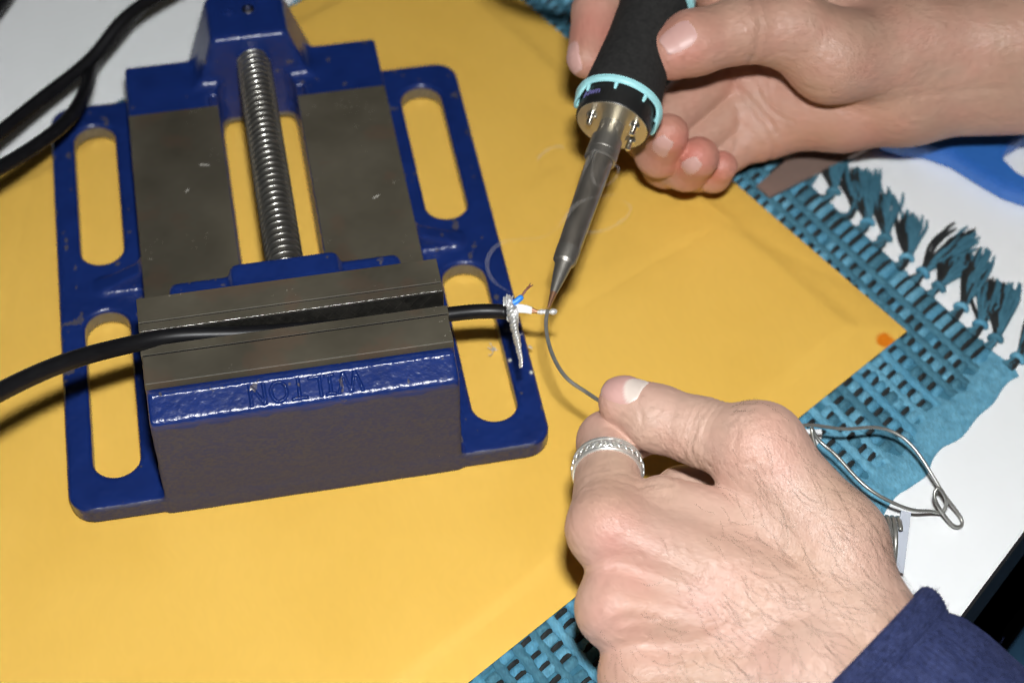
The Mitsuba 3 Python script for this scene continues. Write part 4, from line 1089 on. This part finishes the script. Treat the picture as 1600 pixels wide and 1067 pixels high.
# ------------------------------------------------------------------ scissors
tag('scissors', 'scissors with blue plastic handles, mostly hidden under the upper hand and forearm', 'scissors')
outer = Polygon([[244.1, 137.4], [245.1, 128.4], [252.9, 123.5], [261.3, 120.5], [269.6, 113.7], [276.5, 103.2], [283.5, 93.5], [297.7, 82.3], [314.1, 83.6], [336.1, 136.2], [299.6, 142.9], [269.1, 142.5]]).buffer(0)
holes = [Polygon(q) for q in [[[292.8, 109.5], [296.0, 113.4], [303.4, 117.0], [317.5, 118.2], [309.6, 95.3], [300.1, 95.2], [294.9, 102.4]]]]
hp = outer.buffer(4).buffer(-4)
for q in holes:
    hp = hp.difference(q.buffer(3).buffer(0))
add('scissors__handle', extrude(hp, ZT + 0.6, ZT + 9.5, 3.2), 'blue_plastic', 40, 'blue plastic handle')
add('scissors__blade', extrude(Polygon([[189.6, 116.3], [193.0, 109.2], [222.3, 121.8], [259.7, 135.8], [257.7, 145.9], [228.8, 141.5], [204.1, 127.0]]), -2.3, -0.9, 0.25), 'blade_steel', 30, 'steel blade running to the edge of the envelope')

# ------------------------------------------------------------------ crumbs of wire and solder
for k, (x, y, z) in enumerate([[71.0, 49.4, 1.0], [77.8, 50.8, 8.0], [82.3, 42.3, 8.0]]):
    fr = [tube(spline(np.array([x, y, z]) + np.cumsum(RNG.normal(0, 0.9, (4, 3)) * [1, 1, 0.35], 0), 8), 0.16, 4) for _ in range(6 if k == 0 else 2)]
    add('wire_crumb', join(*fr), 'shiny_solder', True, ['tuft of silvery braid strands on the envelope in the lower right slot', 'silvery crumb on the blue base plate below the drain wire', 'silvery crumb near the right edge of the base plate'][k], 'wire crumb', 'crumbs of braid wire around the vise')
for k, q in enumerate([[74.6, 38.1, 8.2], [80.9, 31.2, 8.2]]):
    m = trimesh.creation.icosphere(subdivisions=2, radius=0.75); m.apply_translation(q)
    add('solder_bead', m, 'shiny_solder', True, ['tiny solder bead on the base plate left of the drain wire tip', 'tiny solder bead on the base plate right of the drain wire tip'][k], 'bead', 'solder beads on the base plate')

# ------------------------------------------------------------------ smoke: thin curling sheets of real vapour
scene['vapour'] = {'type': 'homogeneous', 'albedo': rgb(0.98, 0.98, 0.98), 'sigma_t': 110.0}
scene['clear_air'] = {'type': 'null'}
wisp = []
for pts, r0, r1 in [([[73.8, 20.3, 62.5], [68.3, 22.0, 65.5], [64.6, 24.6, 69.6], [64.4, 27.3, 74.5], [67.6, 29.9, 77.2], [73.0, 30.5, 78.6], [83.7, 30.6, 78.0], [90.9, 34.7, 80.0], [96.1, 39.1, 82.0], [102.6, 39.8, 83.7], [114.2, 38.6, 84.6]],0.85,0.9),([[94.2, 30.2, 79.4], [101.7, 29.8, 77.8], [108.6, 31.8, 78.1], [113.3, 34.2, 80.8], [108.8, 38.3, 83.5]],0.8,0.7),([[100.2, 44.1, 86.8], [102.5, 51.5, 88.1], [106.4, 55.9, 89.9], [103.6, 49.6, 86.7], [104.6, 43.8, 84.7], [108.9, 43.8, 85.5], [112.2, 48.4, 87.2], [110.4, 50.9, 86.4], [106.7, 48.0, 83.3]],0.8,0.7),([[92.0, 80.0, 62.8], [100.0, 90.2, 59.5], [104.2, 92.7, 55.8], [103.3, 90.6, 53.9]],1.0,0.8)]:
    wisp.append((spline(pts, 70), r0, r1))
tag('smoke', 'thin curling wisps of solder smoke around the iron barrel', 'smoke', kind='stuff')
for n_, (p, r0, r1) in enumerate(wisp):
    wv = 0.75 + 0.8 * noise3(np.stack([np.arange(70) / 7.0, np.full(70, 3.0 * n_), np.zeros(70)], 1), 1.0, 60, 2)
    m = tube(p, np.interp(np.linspace(0, 1, 70), [0, 0.15, 0.8, 1], [0.05, r0, r1, 0.05]) * wv, 10, True, squash=(1, 1.0))
    kx = add('smoke__wisp', m, 'clear_air', True, kind='stuff')
    scene[kx]['interior'] = {'type': 'ref', 'id': 'vapour'}
